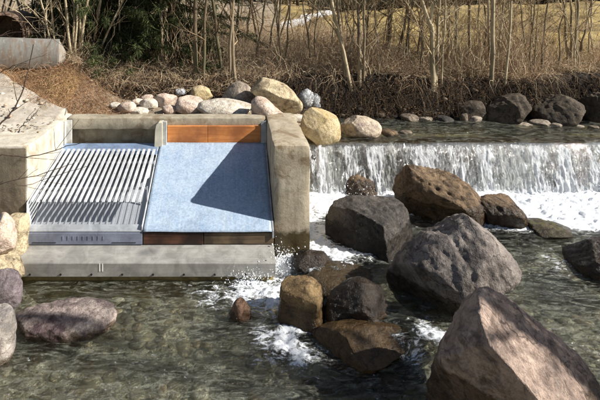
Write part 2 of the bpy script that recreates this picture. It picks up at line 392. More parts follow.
# fine screen below the bars
m = NT('fine_screen'); v = m.pos()
w = m.n('TexWave', {'Vector': m.map(v, (0, 1, 0)), 'Scale': 55., 'Distortion': 0.}, wave_type='BANDS', bands_direction='Y').outputs[0]
n = m.noise(v, 7, 5, .7)
M_fine = m.done(m.bsdf(m.mix(w, lin(140, 146, 154), lin(196, 200, 206)), m.math('ADD', .2, m.math('MULTIPLY', n, .2)), m.bump(w, .5, .004), .3))
y1 = 6.22
rk(prism('fine_screen', [(5.25, sl(5.25)-.02), (y1, sl(y1)-.05), (y1, sl(y1)-.065), (5.25, sl(5.25)-.035)], x0, x1, M_fine, rack))
rk(prism('top_apron', [(6.2, sl(6.2)+.02), (6.40, 1.002), (6.40, .985), (6.2, sl(6.2)+.003)], XL+.006, XD-.004, steel('blue_steel', (150, 172, 204), .4, .35), rack))
rk(prism('bottom_lip', [(5.195, .418), (5.262, .462), (5.262, .45), (5.195, .406)], XL+.02, XD-.006, M_galv, rack, .002))
M_plate = steel('plate_steel', (150, 158, 178), .45, .2)
fp = rk(prism('front_plate', [(5.18, .278), (5.18, .404), (5.193, .404), (5.193, .278)], XL+.02, XD-.006, M_plate, rack, .002))
for k, (a_, b_) in enumerate(((-2.19, -1.93), (-1.32, -1.06))):
    rk(bx('slot', (a_, b_, 5.176, 5.1795, .296, .302), M_dark, rack, 0))
for a_ in np.arange(-1.86, -1.4, .055):
    rk(bx('vent_slot', (a_, a_+.008, 5.176, 5.1795, .33, .372), M_plate, rack, 0))
zb0, zb1 = .735, .982
def zb_at(y): return zb0+(y-5.235)*(zb1-zb0)/1.005
side_prof = [(5.196, .28), (5.196, .72), (5.23, .735), (6.3, sl(6.3)+.035), (6.38, .985), (6.38, .93), (5.25, .28)]
low_prof = [(5.196, .28), (5.196, .47), (6.3, sl(6.3)+.012), (6.38, .985), (6.38, .93), (5.25, .28)]
for a_, b_, pr_ in ((XL+.008, XL+.016, side_prof), (XD-.016, XD-.006, low_prof)):
    rk(prism('side_plate', pr_, a_, b_, M_bar, rack, .0015))
for y_ in (5.5, 6.0):
    z_c = zb_at(y_)-.03
    rk(bx('cross_bar', (XL+.017, XD-.02, y_, y_+.02, z_c-.025, z_c), M_galv, rack, .002))
rk(bx('end_strut', (XD-.016, XD-.006, 5.5, 5.52, sl(5.5), zb_at(5.5)-.02), M_galv, rack, .001)); rk(bx('end_strut', (XD-.016, XD-.006, 6.0, 6.02, sl(6.0), zb_at(6.0)-.02), M_galv, rack, .001))
NB = 19
zb0, zb1 = .735, .982
bars = None
for i in range(NB):
    xc = x0+.02+(x1-x0-.04)*i/(NB-1)
    nm = 'bar'
    if bars is None:
        prof = [(5.235, zb0), (6.24, zb1), (6.24, zb1-.05), (5.235, zb0-.05)]
        V, Fc = [], []
        # T section: wide flat head on a thin web that reaches down to the screen
        hw, wbw = .0165, .003
        def quadprism(pr, w_):
            b0 = len(V)
            for s in (-w_, w_):
                for y, z in pr: V.append((s, y, z))
            k = len(pr)
            Fc.append(tuple(b0+j for j in range(k))); Fc.append(tuple(b0+k+j for j in range(k))[::-1])
            for j in range(k): Fc.append((b0+j, b0+k+j, b0+k+(j+1) % k, b0+(j+1) % k))
        quadprism([(5.225, zb0-.016), (5.235, zb0), (6.24, zb1), (6.24, zb1-.02)], hw)
        quadprism([(5.62, zb0-.014+.385*(zb1-zb0)/1.005-.004), (6.235, zb1-.0205), (6.235, sl(6.2)-.03), (5.9, sl(5.9)-.03)], wbw)
        bars = mk('bar', V, Fc, M_bar, rack); bevel(bars, .0025, 1)
        o = bars
    else:
        o = bars.copy(); COL.objects.link(o); o.parent = rack
    o.location = Vector((xc, 0, 0))-rack.location
# thin light rods added on the fine screen to imitate reflections of the bars
rod = None
for i in range(NB-1):
    xc = x0+.02+(x1-x0-.04)*(i+.5)/(NB-1)
    if rod is None:
        V, Fc = join_tubes([([(0, 5.252, sl(5.252)+.003), (0, 6.2, sl(6.2)-.02)], [.0035, .0035])], 4); rod = mk('reflection_rod', V, Fc, M_galv, rack); o = rod
    else: o = rod.copy(); COL.objects.link(o); o.parent = rack
    o.location = Vector((xc, 0, 0))-rack.location

# sheet covering the right bay
m = NT('blue_sheet'); v = m.pos(); n = m.noise(v, 4.5, 7, .7, .4); n2 = m.noise(v, 28, 5, .7); n3 = m.noise(v, 130, 3)
col = m.mix(m.ramp(n, [(.3, 0.), (.7, 1.)]), lin(142, 164, 190), lin(176, 192, 208)); col = m.mix(m.ramp(n2, [(.4, 0.), (.75, .6)]), col, lin(188, 204, 218))
sp_ = m.sep(m.n('TexVoronoi', {'Vector': v, 'Scale': 70.}).outputs['Color'], 0); col = m.mix(.45, col, m.mix(1., col, m.ramp(sp_, [(0., .62), (1., 1.3)]), 'MULTIPLY')); str_ = m.noise(m.map(v, (26, 1.4, 1.4)), 1.3, 5, .65); col = m.mix(m.ramp(str_, [(.52, 0.), (.72, .4)]), col, lin(206, 214, 222)); dirt = m.noise(v, 2.3, 7, .75, 1.); col = m.mix(m.ramp(dirt, [(.58, 0.), (.72, .45)]), col, lin(128, 136, 142))
M_sheet = m.done(m.bsdf(col, m.math('ADD', .36, m.math('MULTIPLY', n2, .2)), m.bump(n3, .12, .002), .12, .5))
nu, nv = 40, 30
uu, vv = np.meshgrid(np.linspace(0, 1, nu), np.linspace(0, 1, nv), indexing='ij')
X = XD+.006+uu*(XR-.03-XD-.006); Y = 5.17+vv*(6.395-5.17); Z = sl(Y)+.012+.006*fbm(X*2.2, Y*2.2, 0, 77, 2)
cs = empty('cover_sheet', (0, 5.2, .4)); tag(cs, 'smooth light blue metal sheet covering the right bay', 'metal sheet')
sh = mk('panel', np.stack([X, Y, Z], -1).reshape(-1, 3), grid_faces(nu, nv), M_sheet, cs); sh.location = -cs.location
md = sh.modifiers.new('thick', 'SOLIDIFY'); md.thickness = .008; md.offset = -1
o = prism('side_rail', [(5.17, sl(5.17)-.06), (5.17, sl(5.17)+.02), (6.38, sl(6.38)+.02), (6.38, sl(6.38)-.06)], XR-.028, XR-.008, M_galv, cs, .002); o.location = -cs.location
# timber under the front edge of the sheet
t = bx('timber_beam', (XD+.004, -.325, 5.185, 5.31, .276, .402), M_red, None, .006); tag(t, 'dark reddish wet timber under the left half of the blue sheet', 'timber')
t = bx('timber_beam', (-.319, XR-.012, 5.19, 5.31, .276, .400), M_grey_t, None, .006); tag(t, 'grey brown timber under the right half of the blue sheet', 'timber')
# stop boards
for a_, b_, lb in ((-.885, -.343, 'orange board above the blue sheet beside the pale steel post'), (-.339, .375, 'orange board above the blue sheet, partly in shadow by the right wall')):
    t = bx('stop_board', (a_, b_, 6.405, 6.455, 1.0, 1.232), M_orange, None, .004); tag(t, lb, 'board')
# guides
g1 = empty('steel_post', (-.97, 6.4, .95)); tag(g1, 'pale steel guide post with rounded top between the two bays', 'post')
M_post = steel('post_steel', (222, 220, 212), .55, .2)
prof = [(-1.052, .95), (-1.04, 1.2), (-1.025, 1.27), (-.995, 1.298), (-.94, 1.302), (-.94, .95)]
V = [(x, 6.33, z) for x, z in prof]+[(x, 6.45, z) for x, z in prof]; k = len(prof)
o = mk('web_plate', V, [tuple(range(k))[::-1], tuple(range(k, 2*k))]+[(i, (i+1) % k, k+(i+1) % k, k+i) for i in range(k)], plain('post_concrete', (206, 198, 178), .8), g1); o.location = -g1.location; bevel(o, .006)
o = bx('flange', (-.938, -.888, 6.345, 6.40, .96, 1.305), M_post, g1, .003); o.location = -g1.location
g2 = empty('guide_channel', (XL, 6.42, .96)); tag(g2, 'narrow steel guide channel against the left wall above the bar screen', 'channel')
o = bx('back_plate', (XL+.004, XL+.085, 6.435, 6.455, .99, 1.305), M_post, g2, .002); o.location = -g2.location
o = bx('flange', (XL+.004, XL+.014, 6.37, 6.434, .99, 1.305), M_post, g2, .002); o.location = -g2.location
g3 = empty('guide_channel', (XR, 6.42, .96)); tag(g3, 'narrow steel guide channel against the right wall beside the orange boards', 'channel')
o = bx('front_flange', (XR-.078, XR-.006, 6.385, 6.402, .99, 1.305), M_galv, g3, .002); o.location = -g3.location
o = bx('flange', (XR-.014, XR-.005, 6.404, 6.455, .99, 1.305), M_galv, g3, .002); o.location = -g3.location

# steel sill along the foot
sill = empty('steel_sill', (-.9, 4.95, .06)); tag(sill, 'long grey sheet steel sill along the foot of the intake at the water', 'sill')
o = prism('sill_cover', [(4.95, .062), (4.95, .2), (4.958, .208), (5.2, .27), (5.255, .27), (5.255, .07), (4.985, .062)], XL+.015, XR-.01, M_sill, sill, .003); o.location = -sill.location
bolt = None
for i, px in enumerate(np.arange(30, 262, 15.4)):
    xx = (px-PX0)*4.95/F
    if i % 2 == 0: zz = .088
    else: continue
    if bolt is None:
        th = np.arange(6)*math.pi/3
        V = [(.011*math.cos(t), y, .011*math.sin(t)) for y in (-.009, .002) for t in th]
        bolt = mk('bolt', V, [tuple(range(6)), tuple(range(6, 12))[::-1]]+[(i_, i_+6, (i_+1) % 6+6, (i_+1) % 6) for i_ in range(6)], M_dark, sill); o = bolt
    else: o = bolt.copy(); COL.objects.link(o); o.parent = sill
    o.location = Vector((xx, 4.95, zz))-sill.location
for px in (99.5, 102.5):
    o = bx('chalk_mark', ((px-PX0)*4.95/F-.005, (px-PX0)*4.95/F+.005, 4.947, 4.9505, .12, .2), plain('chalk', (226, 224, 216), .9), sill, 0); o.location = -sill.location

# ------------------------------------------------------------------ weir
M_weir = concrete('weir_concrete', (74, 60, 44), (104, 84, 58), (48, 44, 28), None)
weir = conc_block('weir', (.862, 8.4, 6.93, 7.3, -.5, .835), M_weir, None, .02, .06, 53)
tag(weir, 'low dark weir wall behind the curtain of falling water', 'weir')

# ------------------------------------------------------------------ water
XBY = np.array([1.5, 2.6, 3.4, 3.9, 4.13, 4.75, 5.2, 6.0, 7.0]); XBX = np.array([2.0, 1.7, 1.62, 1.55, 1.02, .95, .5, .70, .86])
UP = .13
def wl(x, y): return UP*sm(-.2, .14, x-np.interp(y, XBY, XBX))
spots = [(318, 215, .22, 1.), (326, 236, .22, 1.), (303, 252, .2, .85), (278, 262, .26, 1.), (256, 274, .26, .95), (272, 290, .26, .9), (240, 290, .24, .75), (212, 291, .2, .55),
         (285, 335, .17, 1.), (300, 347, .13, .9), (268, 330, .14, .7), (268, 352, .14, .4), (352, 252, .14, .55), (382, 264, .12, .4), (425, 338, .1, .8), (441, 346, .1, .95), (414, 352, .09, .6),
         (560, 272, .25, .32), (586, 276, .2, .3), (432, 380, .08, .6), (340, 262, .2, 1.), (362, 258, .16, .95), (320, 258, .16, 1.), (312, 272, .12, .7), (262, 300, .16, .6), (290, 322, .14, .9), (318, 352, .1, .5), (400, 345, .08, .5)]  # the two faint right pool spots paint sparkle on the ripples as foam
def foam(x, y):
    f = np.zeros_like(x)
    for a, b_, r, s in spots:
        p = atz(a, b_, .06); f = np.maximum(f, s*np.exp(-((x-p[0])**2+((y-p[1])*.8)**2)/(r*r)))
    right = sm(2.6, 3.6, x)
    f = np.maximum(f, 1.35*(sm(6.05, 6.5, y)*(1-right)+right*sm(5.6, 6.0, y)))
    f = np.maximum(f, .5*sm(1.0, 1.4, x)*sm(5.9, 6.3, y))
    f = np.maximum(f, .95*np.exp(-((x-(.98+.05*np.sin(y*5)))/.17)**2)*sm(5.0, 5.4, y))
    f = f+.10*(x > -1)*sm(3., 3.6, y)*np.clip(fbm(x*1.5, y*3, 0, 96, 3)+.4, 0, 1)
    return np.clip(f, 0, 1.4)
wx = axis((-3.6, -2.4, .06), (-2.4, 3.2, .016), (3.2, 5.6, .025), (5.6, 8.2, .08)); wy = axis((1.2, 3.2, .05), (3.2, 6.96, .016))
WX, WY = np.meshgrid(wx, wy, indexing='ij')
FM = foam(WX, WY)
rip = .022*fbm(WX*2.2+.6*WY, WY*5, 0, 91, 5, .62)+.007*fbm(WX*8, WY*15, 0, 92, 3)
act = .35+.65*np.exp(-((WX-.5)**2+(WY-4.4)**2)/1.6)
WZ = wl(WX, WY)+rip*(act+1.2*FM)+FM*(.055*np.abs(fbm(WX*7, WY*7, 0, 93, 4, .65))+.02*np.clip(fbm(WX*14, WY*14, 0, 94, 3), 0, 1)*(WY < 5.7))
WZ += .05*sm(6.5, 6.85, WY)*FM
def water_mat(name, tint, foam_on=True, streak=(3.2, 9, 6)):
    m = NT(name); v = m.pos()
    na = m.noise(m.map(v, streak), 1.6, 5, .62, .7); nb = m.noise(m.map(v, tuple(k*4 for k in streak)), 1.8, 3, .6)
    b = m.bump(na, .9, .09); b = m.bump(nb, .5, .02, b)
    fr = m.n('Fresnel', {'IOR': 1.33, 'Normal': b}).outputs[0]
    tr = m.n('BsdfTransparent', {'Color': tint}).outputs[0]
    rf = m.n('BsdfRefraction', {'Color': tint, 'Roughness': .2, 'IOR': 1.25, 'Normal': b}).outputs[0]
    body = m.n('MixShader', {0: .22, 1: tr, 2: rf}).outputs[0]
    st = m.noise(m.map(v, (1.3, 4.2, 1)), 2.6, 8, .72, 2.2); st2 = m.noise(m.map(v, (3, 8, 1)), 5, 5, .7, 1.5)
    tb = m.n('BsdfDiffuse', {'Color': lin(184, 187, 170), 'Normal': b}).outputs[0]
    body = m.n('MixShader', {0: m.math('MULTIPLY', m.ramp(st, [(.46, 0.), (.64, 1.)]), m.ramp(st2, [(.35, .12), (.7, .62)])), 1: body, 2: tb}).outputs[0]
    gl = m.n('BsdfGlossy', {'Color': (1, 1, 1, 1), 'Roughness': .05, 'Normal': b}).outputs[0]
    sh = m.n('MixShader', {0: fr, 1: body, 2: gl}).outputs[0]
    if foam_on:
        f = m.n('Attribute', attribute_name='foam', attribute_type='GEOMETRY').outputs['Fac']
        n1 = m.noise(m.map(v, (.8, 1.7, 1)), 8, 7, .72, 1.6); n2 = m.noise(v, 42, 4, .7)
        k = m.math('ADD', m.math('MULTIPLY', n1, .75), m.math('MULTIPLY', n2, .25))
        s = m.math('ADD', m.math('MULTIPLY', f, .5), m.math('MULTIPLY', m.math('SUBTRACT', k, .5), 1.9))
        fac = m.rng(s, .2, .46)
        fb = m.bump(k, .55, .03)
        fsh = m.bsdf((.82, .85, .88, 1), .45, fb, 0, .5)
        sh = m.n('MixShader', {0: fac, 1: sh, 2: fsh}).outputs[0]
    return m.done(sh)
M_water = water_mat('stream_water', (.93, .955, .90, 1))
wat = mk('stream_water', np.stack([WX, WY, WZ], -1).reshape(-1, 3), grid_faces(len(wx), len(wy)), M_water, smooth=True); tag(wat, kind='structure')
fa = wat.data.attributes.new('foam', 'FLOAT', 'POINT'); fa.data.foreach_set('value', FM.reshape(-1).astype(np.float32))
# pool above the weir
ux = axis((-.2, 9, .04)); uy = axis((6.9, 9.4, .03))
UX, UY = np.meshgrid(ux, uy, indexing='ij')
UZ = .868+.006*fbm(UX*3, UY*6, 0, 95, 4)-.03*sm(7.05, 6.9, UY)+.014*fbm(UX*2.2, 0., 0, 97, 4)*sm(7.2, 6.95, UY)
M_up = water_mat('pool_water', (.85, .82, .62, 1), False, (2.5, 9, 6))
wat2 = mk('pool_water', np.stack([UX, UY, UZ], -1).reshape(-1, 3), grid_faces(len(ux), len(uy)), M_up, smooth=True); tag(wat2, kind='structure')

# curtain of falling water: two uneven sheets of streaming white water with gaps
m = NT('falling_water'); uvn = m.n('UVMap', uv_map='flow').outputs[0]
wob = m.noise(m.map(uvn, (6, 5, 1)), 1, 3); 
wu = m.n('VectorMath', {0: uvn, 1: m.n('CombineXYZ', {0: m.math('MULTIPLY', m.math('SUBTRACT', wob, .5), .09), 1: 0., 2: 0.}).outputs[0]}, operation='ADD').outputs[0]
a1 = m.noise(m.map(wu, (9, 1.5, 1)), 1, 6, .7, .6); a2 = m.noise(m.map(wu, (24, 6, 1)), 1, 5, .75, 1.2); a3 = m.noise(m.map(wu, (2.6, .35, 1)), 1, 3)
vcoord = m.sep(uvn, 1)
s = m.math('ADD', m.math('MULTIPLY', a1, .5), m.math('MULTIPLY', a2, .55))
s = m.math('ADD', s, m.math('MULTIPLY', m.math('SUBTRACT', a3, .5), 1.25))
s = m.math('ADD', s, m.rng(vcoord, .0, .14, -.16, .02)); s = m.math('ADD', s, m.rng(vcoord, .6, 1., 0., .1))
fac = m.rng(s, .53, .63)
bb = m.bump(a2, .8, .04)
white = m.bsdf((.86, .88, .9, 1), .35, bb, 0, .5)
tl = m.n('BsdfTranslucent', {'Color': (.8, .83, .86, 1), 'Normal': bb}).outputs[0]
white = m.n('MixShader', {0: .25, 1: white, 2: tl}).outputs[0]
fr = m.n('Fresnel', {'IOR': 1.33, 'Normal': bb}).outputs[0]
clear = m.n('MixShader', {0: fr, 1: m.n('BsdfTransparent', {'Color': (.9, .9, .86, 1)}).outputs[0], 2: m.n('BsdfGlossy', {'Roughness': .08, 'Normal': bb}).outputs[0]}).outputs[0]
M_fall = m.done(m.n('MixShader', {0: fac, 1: clear, 2: white}).outputs[0])
def fall_sheet(parent, seed, off, x0, x1):
    fx = np.arange(x0, x1, .011); fv = np.linspace(0, 1, 52)
    A, B_ = np.meshgrid(fx, fv, indexing='ij')
    wob = .05*B_*fbm(A*2.5, B_*2, 0, seed+1, 3)
    yy = 6.93-.05*B_**.5-.10*B_**1.6-off
    zz = .845+.014*fbm(A*2.2, 0., 0, 97, 4)-.79*B_**1.25
    amp = .012+.05*B_
    yy = yy-amp*np.abs(fbm((A+wob)*16, B_*2.6, 0, seed, 4, .6))-.02*B_*fbm(A*45, B_*9, 0, seed+5, 2)
    o = mk('water_sheet', np.stack([A+wob, yy, zz], -1).reshape(-1, 3), grid_faces(len(fx), len(fv)), M_fall, parent, smooth=True)
    uvl = o.data.uv_layers.new(name='flow')
    li = np.empty(len(o.data.loops), np.int32); o.data.loops.foreach_get('vertex_index', li)
    UV = np.stack([A.ravel()+seed, B_.ravel()], 1)[li]; uvl.data.foreach_set('uv', UV.astype(np.float32).ravel())
    return o
fall = empty('waterfall', (3.5, 6.85, .1)); tag(fall, 'white curtain of water falling over the weir', 'waterfall'); fall['kind'] = 'stuff'
for sd_, off in ((3, 0.), (9, .045)):
    o = fall_sheet(fall, sd_, off, .875, 7.6); o.location = -fall.location
# flying drops and spray lumps at the foot of the fall and at the cascade beside the wall
def ico(sub):
    import bmesh
    bm = bmesh.new(); bmesh.ops.create_icosphere(bm, subdivisions=sub, radius=1); bm.verts.ensure_lookup_table()
    V = np.array([v.co for v in bm.verts]); Fc = np.array([[v.index for v in f.verts] for f in bm.faces]); bm.free(); return V, Fc
I1, I2, I3, I4, I5, I6 = [ico(k) for k in (1, 2, 3, 4, 5, 6)]
def blobs(name, C, S, mat, base=I1, seed=1, rough=.25, parent=None, smooth=True):
    """many small lumps as one mesh; C centres (n,3), S radii (n,3)"""
    r = rs(seed); V0, F0 = base; n = len(C)
    ang = r.rand(n)*6.283; ca, sa = np.cos(ang), np.sin(ang)
    V = V0[None]*(1+rough*r.uniform(-1, 1, (n, len(V0))))[..., None]*S[:, None]
    X = V[..., 0]*ca[:, None]-V[..., 1]*sa[:, None]; Y = V[..., 0]*sa[:, None]+V[..., 1]*ca[:, None]
    V = np.stack([X, Y, V[..., 2]], -1)+C[:, None]
    Fq = (F0[None]+(np.arange(n)*len(V0))[:, None, None]).reshape(-1, 3)
    return mk(name, V.reshape(-1, 3), Fq, mat, parent, smooth)
mm_ = NT('spray'); M_spray = mm_.done(mm_.bsdf((.84, .87, .9, 1), .3))
r = rs(5); n = 1500
x = r.uniform(.9, 6.5, n); zf = np.abs(r.normal(0, .11, n)); y = 6.72-np.abs(r.normal(0, .12, n))
C = np.stack([x, y, UP+.03+zf], 1); s = .002+.005*r.rand(n)**2; S = np.stack([s, s, s*r.uniform(1, 2.2, n)], 1)
sp = blobs('spray_drops', C, S, M_spray, I1, 6); tag(sp, 'fine white drops flying at the foot of the waterfall', 'spray', kind='stuff')
# splash against the wall corner
n = 2200; t = r.rand(n); 
x = .62-.55*t+r.normal(0, .1, n); y = 5.2-.25*t+r.normal(0, .08, n); z = .04+np.abs(r.normal(0, .085, n))*(1.2-t*.6)
s = .002+.006*r.rand(n)**3; C = np.stack([x, y, z], 1); S = np.stack([s, s, s*r.uniform(.8, 2, n)], 1)
sp = blobs('splash_drops', C, S, M_spray, I1, 8); tag(sp, 'splash of drops where the cascade turns round the right wall', 'splash', kind='stuff')

# ------------------------------------------------------------------ boulders
def in_radius(poly, c, th):
    """distance from c to the outline in direction th"""
    best = np.zeros(len(th)); d = np.stack([np.cos(th), np.sin(th)], 1)
    n = len(poly)
    for i in range(n):
        p = poly[i]-c; q = poly[(i+1) % n]-c; e = q-p
        den = d[:, 0]*e[1]-d[:, 1]*e[0]; den = np.where(np.abs(den) < 1e-9, 1e-9, den)
        t = (p[0]*e[1]-p[1]*e[0])/den; u = (p[0]*d[:, 1]-p[1]*d[:, 0])/den
        ok = (u >= -1e-6) & (u <= 1+1e-6) & (t > 0); best = np.where(ok, np.maximum(best, t), best)
    return np.maximum(best, 1.)
ICO = {3: I3, 4: I4, 5: I5, 6: I6}
SEED = [100]
def boulder(label, out, mat, zb=None, dr=.8, cuts=(), facets=5, amp=.07, cat='boulder', group=None, y0=6.7, name='boulder', ybase=None, bury=1.35, push=0.):
    """solid boulder whose face towards the stream bank follows an outline; its front foot stands at height zb"""
    SEED[0] += 1; seed = SEED[0]
    out = np.array(out, float); x0, y0_ = out.min(0); x1, y1_ = out.max(0)
    yb = ybase or y1_
    cx, cy = (x0+x1)/2, y0_+(y1_-y0_)*.58
    G = atz((x0+x1)/2, yb, zb) if zb is not None else hit((x0+x1)/2, yb, y0)
    wpx = x1-x0; Yc = G[1]
    for _ in range(3):
        D = dr*wpx/2*Yc/F; Yc = G[1]+D*.6+push
    s = Yc/F; C = aty(cx, cy, Yc)
    size = max(wpx, y1_-y0_)
    V0, F0 = ICO[6 if size > 80 else 5 if size > 40 else 4 if size > 20 else 3]
    th = np.arctan2(-V0[:, 2], V0[:, 0])                 # picture angle: y grows downwards
    rad = in_radius(out, np.array([cx, cy]), th)
    # soften the traced polygon a little
    rp = in_radius(out, np.array([cx, cy]), th+.12); rm = in_radius(out, np.array([cx, cy]), th-.12)
    rad = .5*rad+.25*(rp+rm)
    dn = np.clip(np.sin(th), 0, 1); rad = rad*(1+(bury-1)*dn)
    q = np.sqrt(np.clip(1-V0[:, 1]**2, 0, 1))
    P = np.stack([rad*q*np.cos(th)*s, V0[:, 1]*D, -rad*q*np.sin(th)*s], 1)
    L = .5*wpx*s
    rr = rs(seed)
    # flat broken faces
    for k in range(facets+3):
        nrm = rr.normal(size=3); nrm[1] = -abs(nrm[1]) if k % 3 else nrm[1]; nrm /= np.linalg.norm(nrm)
        sup = (P@nrm).max(); d = sup*rr.uniform(.7, .92)
        P = P-nrm*(np.clip(P@nrm-d, 0, None)*.95)[:, None]
    for nrm, f in cuts:
        nrm = np.array(nrm, float); nrm /= np.linalg.norm(nrm); d = (P@nrm).max()*f
        P = P-nrm*(np.clip(P@nrm-d, 0, None)*.92)[:, None]
    nr = P/(np.linalg.norm(P, axis=1)[:, None]+1e-9)
    k = 1.3/L
    dsp = amp*L*(fbm(P[:, 0]*k, P[:, 1]*k, P[:, 2]*k, seed, 5, .5))+amp*.45*L*(.5-np.abs(fbm(P[:, 0]*k*2, P[:, 1]*k*2, P[:, 2]*k*2, seed+50, 4, .55)))
    dsp = dsp+amp*.55*L*(.35-np.abs(fbm(P[:, 0]*k*3.3, P[:, 1]*k*3.3, P[:, 2]*k*3.3, seed+70, 4, .6)))
    st_ = rr.normal(size=3); st_ /= np.linalg.norm(st_); lay = (P@st_)/L*5+1.2*fbm(P[:, 0]*k, P[:, 1]*k, P[:, 2]*k, seed+90, 3)
    dsp = dsp+amp*.22*L*np.clip(np.abs((lay % 1)-.5)*4-.9, -1, .4)
    dsp = dsp+amp*.2*L*fbm(P[:, 0]*k*9, P[:, 1]*k*9, P[:, 2]*k*9, seed+80, 4, .6)
    P = P+nr*dsp[:, None]
    for _ in range(5):                                   # size the solid so that it appears as wide and as high as in the photograph
        Wd = P+C; u_ = PX0+F*Wd[:, 0]/Wd[:, 1]; w_ = PY0+F*(H-Wd[:, 2])/Wd[:, 1]
        vis = (w_ < y1_+2) & (Wd[:, 2] > G[2]+.012)
        if vis.sum() < 20: break
        a0, a1 = u_[vis].min(), u_[vis].max(); P[:, 0] = P[:, 0]*(x1-x0)/(a1-a0); P[:, 0] += ((x0+x1)/2-(a0+a1)/2)*s*.7
        f_ = np.clip((cy-y0_)/max(2., cy-w_.min()), .6, 1.3); P[:, 2] = np.where(P[:, 2] > 0, P[:, 2]*f_, P[:, 2])
    o = mk(name, P, F0, mat, None, True, C)
    tag(o, label, cat, group)
    return o
def stone(cx, yb, w, h, lean=0.):
    SEED[0] += 0; r = rs(int(cx*7+yb*13))
    a = np.arange(12)*math.pi/6; k = 1+r.uniform(-.1, .1, 12)
    return [(cx+w/2*math.cos(t)*q+lean*-math.sin(t)*w*.3, yb-h/2+h/2*math.sin(t)*q) for t, q in zip(a, k)]

GREY = rock_mat((104, 96, 90), (148, 138, 130), (66, 58, 54), 1.2, .3, .9)
GREYD = rock_mat((62, 58, 54), (96, 90, 84), (40, 36, 34), 1.4, .34, .9)
PINK = rock_mat((146, 126, 114), (186, 164, 148), (90, 74, 66), 1.2, .37, 1.)  # wet foot, with its dark band raised to paint shade on the lower front
BROWN = rock_mat((92, 74, 54), (132, 110, 84), (54, 44, 36), 1.3, .38, 1.)
TAN = rock_mat((120, 98, 66), (150, 126, 88), (84, 66, 44), 1.3, .2, .6)
WETD = rock_mat((70, 60, 52), (96, 84, 72), (48, 42, 38), 1.3, .4)
PALE = rock_mat((206, 196, 178), (222, 212, 196), (178, 160, 138), 1.4, None, .3)
PALEP = rock_mat((208, 184, 164), (222, 204, 188), (176, 148, 128), 1.4, None, .4)
YEL = rock_mat((190, 168, 118), (212, 194, 156), (170, 152, 124), 1.5, None, .25)
WHITE = rock_mat((206, 210, 214), (224, 224, 220), (166, 172, 180), 1.6, None, .4)
PURP = rock_mat((96, 76, 80), (204, 188, 176), (66, 50, 56), 1.6, .07, .5)
PURPD = rock_mat((112, 100, 104), (146, 134, 134), (80, 70, 74), 1.4, None, .6)
MOSSY = rock_mat((92, 82, 62), (124, 110, 84), (66, 58, 44), 2., .2, .5, (84, 82, 34))
RUSTY = rock_mat((128, 98, 78), (152, 122, 100), (92, 70, 58), 2., .08, .4)
LICH = rock_mat((188, 170, 138), (210, 194, 160), (112, 98, 80), 1.4, None, .7, None, .6)
BANKD = rock_mat((72, 62, 50), (100, 88, 72), (48, 40, 32), 1.8, None, 1.)
B = boulder
# in the stream
B('large grey boulder in the stream with a small knob on top', [(386, 290), (390, 272), (405, 255), (430, 237), (455, 225), (463, 217), (472, 213), (481, 222), (495, 233), (510, 248), (522, 262), (521, 270), (505, 274), (487, 281), (470, 292), (450, 305), (425, 316), (400, 313)], GREY, .08, .62, [((-.62, -.62, -.4), .5), ((-.3, -.6, .7), .86)], -3, .07, ybase=318)
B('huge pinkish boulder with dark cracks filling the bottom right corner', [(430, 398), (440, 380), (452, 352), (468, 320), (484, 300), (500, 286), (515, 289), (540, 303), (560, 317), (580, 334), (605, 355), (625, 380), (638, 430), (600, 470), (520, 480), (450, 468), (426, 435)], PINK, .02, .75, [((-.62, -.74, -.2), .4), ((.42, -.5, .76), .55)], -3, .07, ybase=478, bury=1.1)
B('brown rugged boulder in front of the waterfall', [(392, 185), (398, 170), (410, 164), (430, 165), (455, 172), (478, 185), (487, 195), (486, 215), (475, 228), (440, 228), (405, 217), (394, 200)], BROWN, .12, .75, [((-.45, -.75, -.4), .5), ((.15, -.35, .9), .8)], 3, .11, ybase=224)
B('smaller brown boulder against the right side of the rugged one', [(474, 202), (488, 194), (510, 193), (524, 198), (528, 208), (525, 220), (508, 227), (488, 228), (476, 222)], BROWN, .12, .8, [((-.2, -.8, -.4), .65)], 4, .08)
B('dark angular boulder right of the concrete wall with pale right face', [(325, 224), (334, 204), (350, 196), (378, 195), (400, 197), (410, 210), (414, 235), (408, 252), (398, 262), (370, 262), (345, 252), (328, 240)], GREYD, .1, .85, [((-.68, -.72, .1), .5), ((.72, -.65, .2), .62)], 0, .06, ybase=257)
B('squat tan boulder with a rough lit face at the edge of the cascade', [(278, 300), (280, 287), (290, 279), (308, 275), (320, 281), (325, 298), (321, 314), (316, 329), (296, 329), (280, 320)], TAN, .0, 1.0, [((.1, -.1, 1), .6), ((-.4, -.9, .1), .62), ((.9, -.3, .2), .75)], 0, .09)
B('flat wet slab under the running water right of the concrete wall', [(302, 282), (316, 268), (342, 261), (366, 264), (374, 274), (352, 286), (325, 292)], rock_mat((112, 98, 74), (140, 124, 96), (76, 64, 48), 1.4, .3, .6), .05, .8, [((0, 0, 1), .7)], 1, .06)
B('dark wet boulder wedged right of the flat tan one', [(322, 318), (327, 296), (345, 280), (362, 276), (380, 284), (388, 305), (376, 322), (350, 328)], WETD, .05, .8, [((.5, -.6, .5), .65), ((-.5, -.5, .6), .7)], 6, .1)
B('tan wedge shaped boulder with a pale ridge in the lower middle', [(312, 345), (325, 330), (345, 321), (360, 319), (385, 322), (408, 328), (411, 333), (395, 341), (378, 350), (360, 360), (345, 366), (328, 360)], TAN, .0, .6, [((-.8, -.55, .2), .5), ((.3, -.6, .74), .6)], -2, .05, ybase=363)
B('low mossy rock in the pool below the waterfall', [(520, 228), (532, 220), (548, 218), (560, 222), (573, 230), (560, 237), (535, 236)], MOSSY, .12, .8, (), 5, .1)
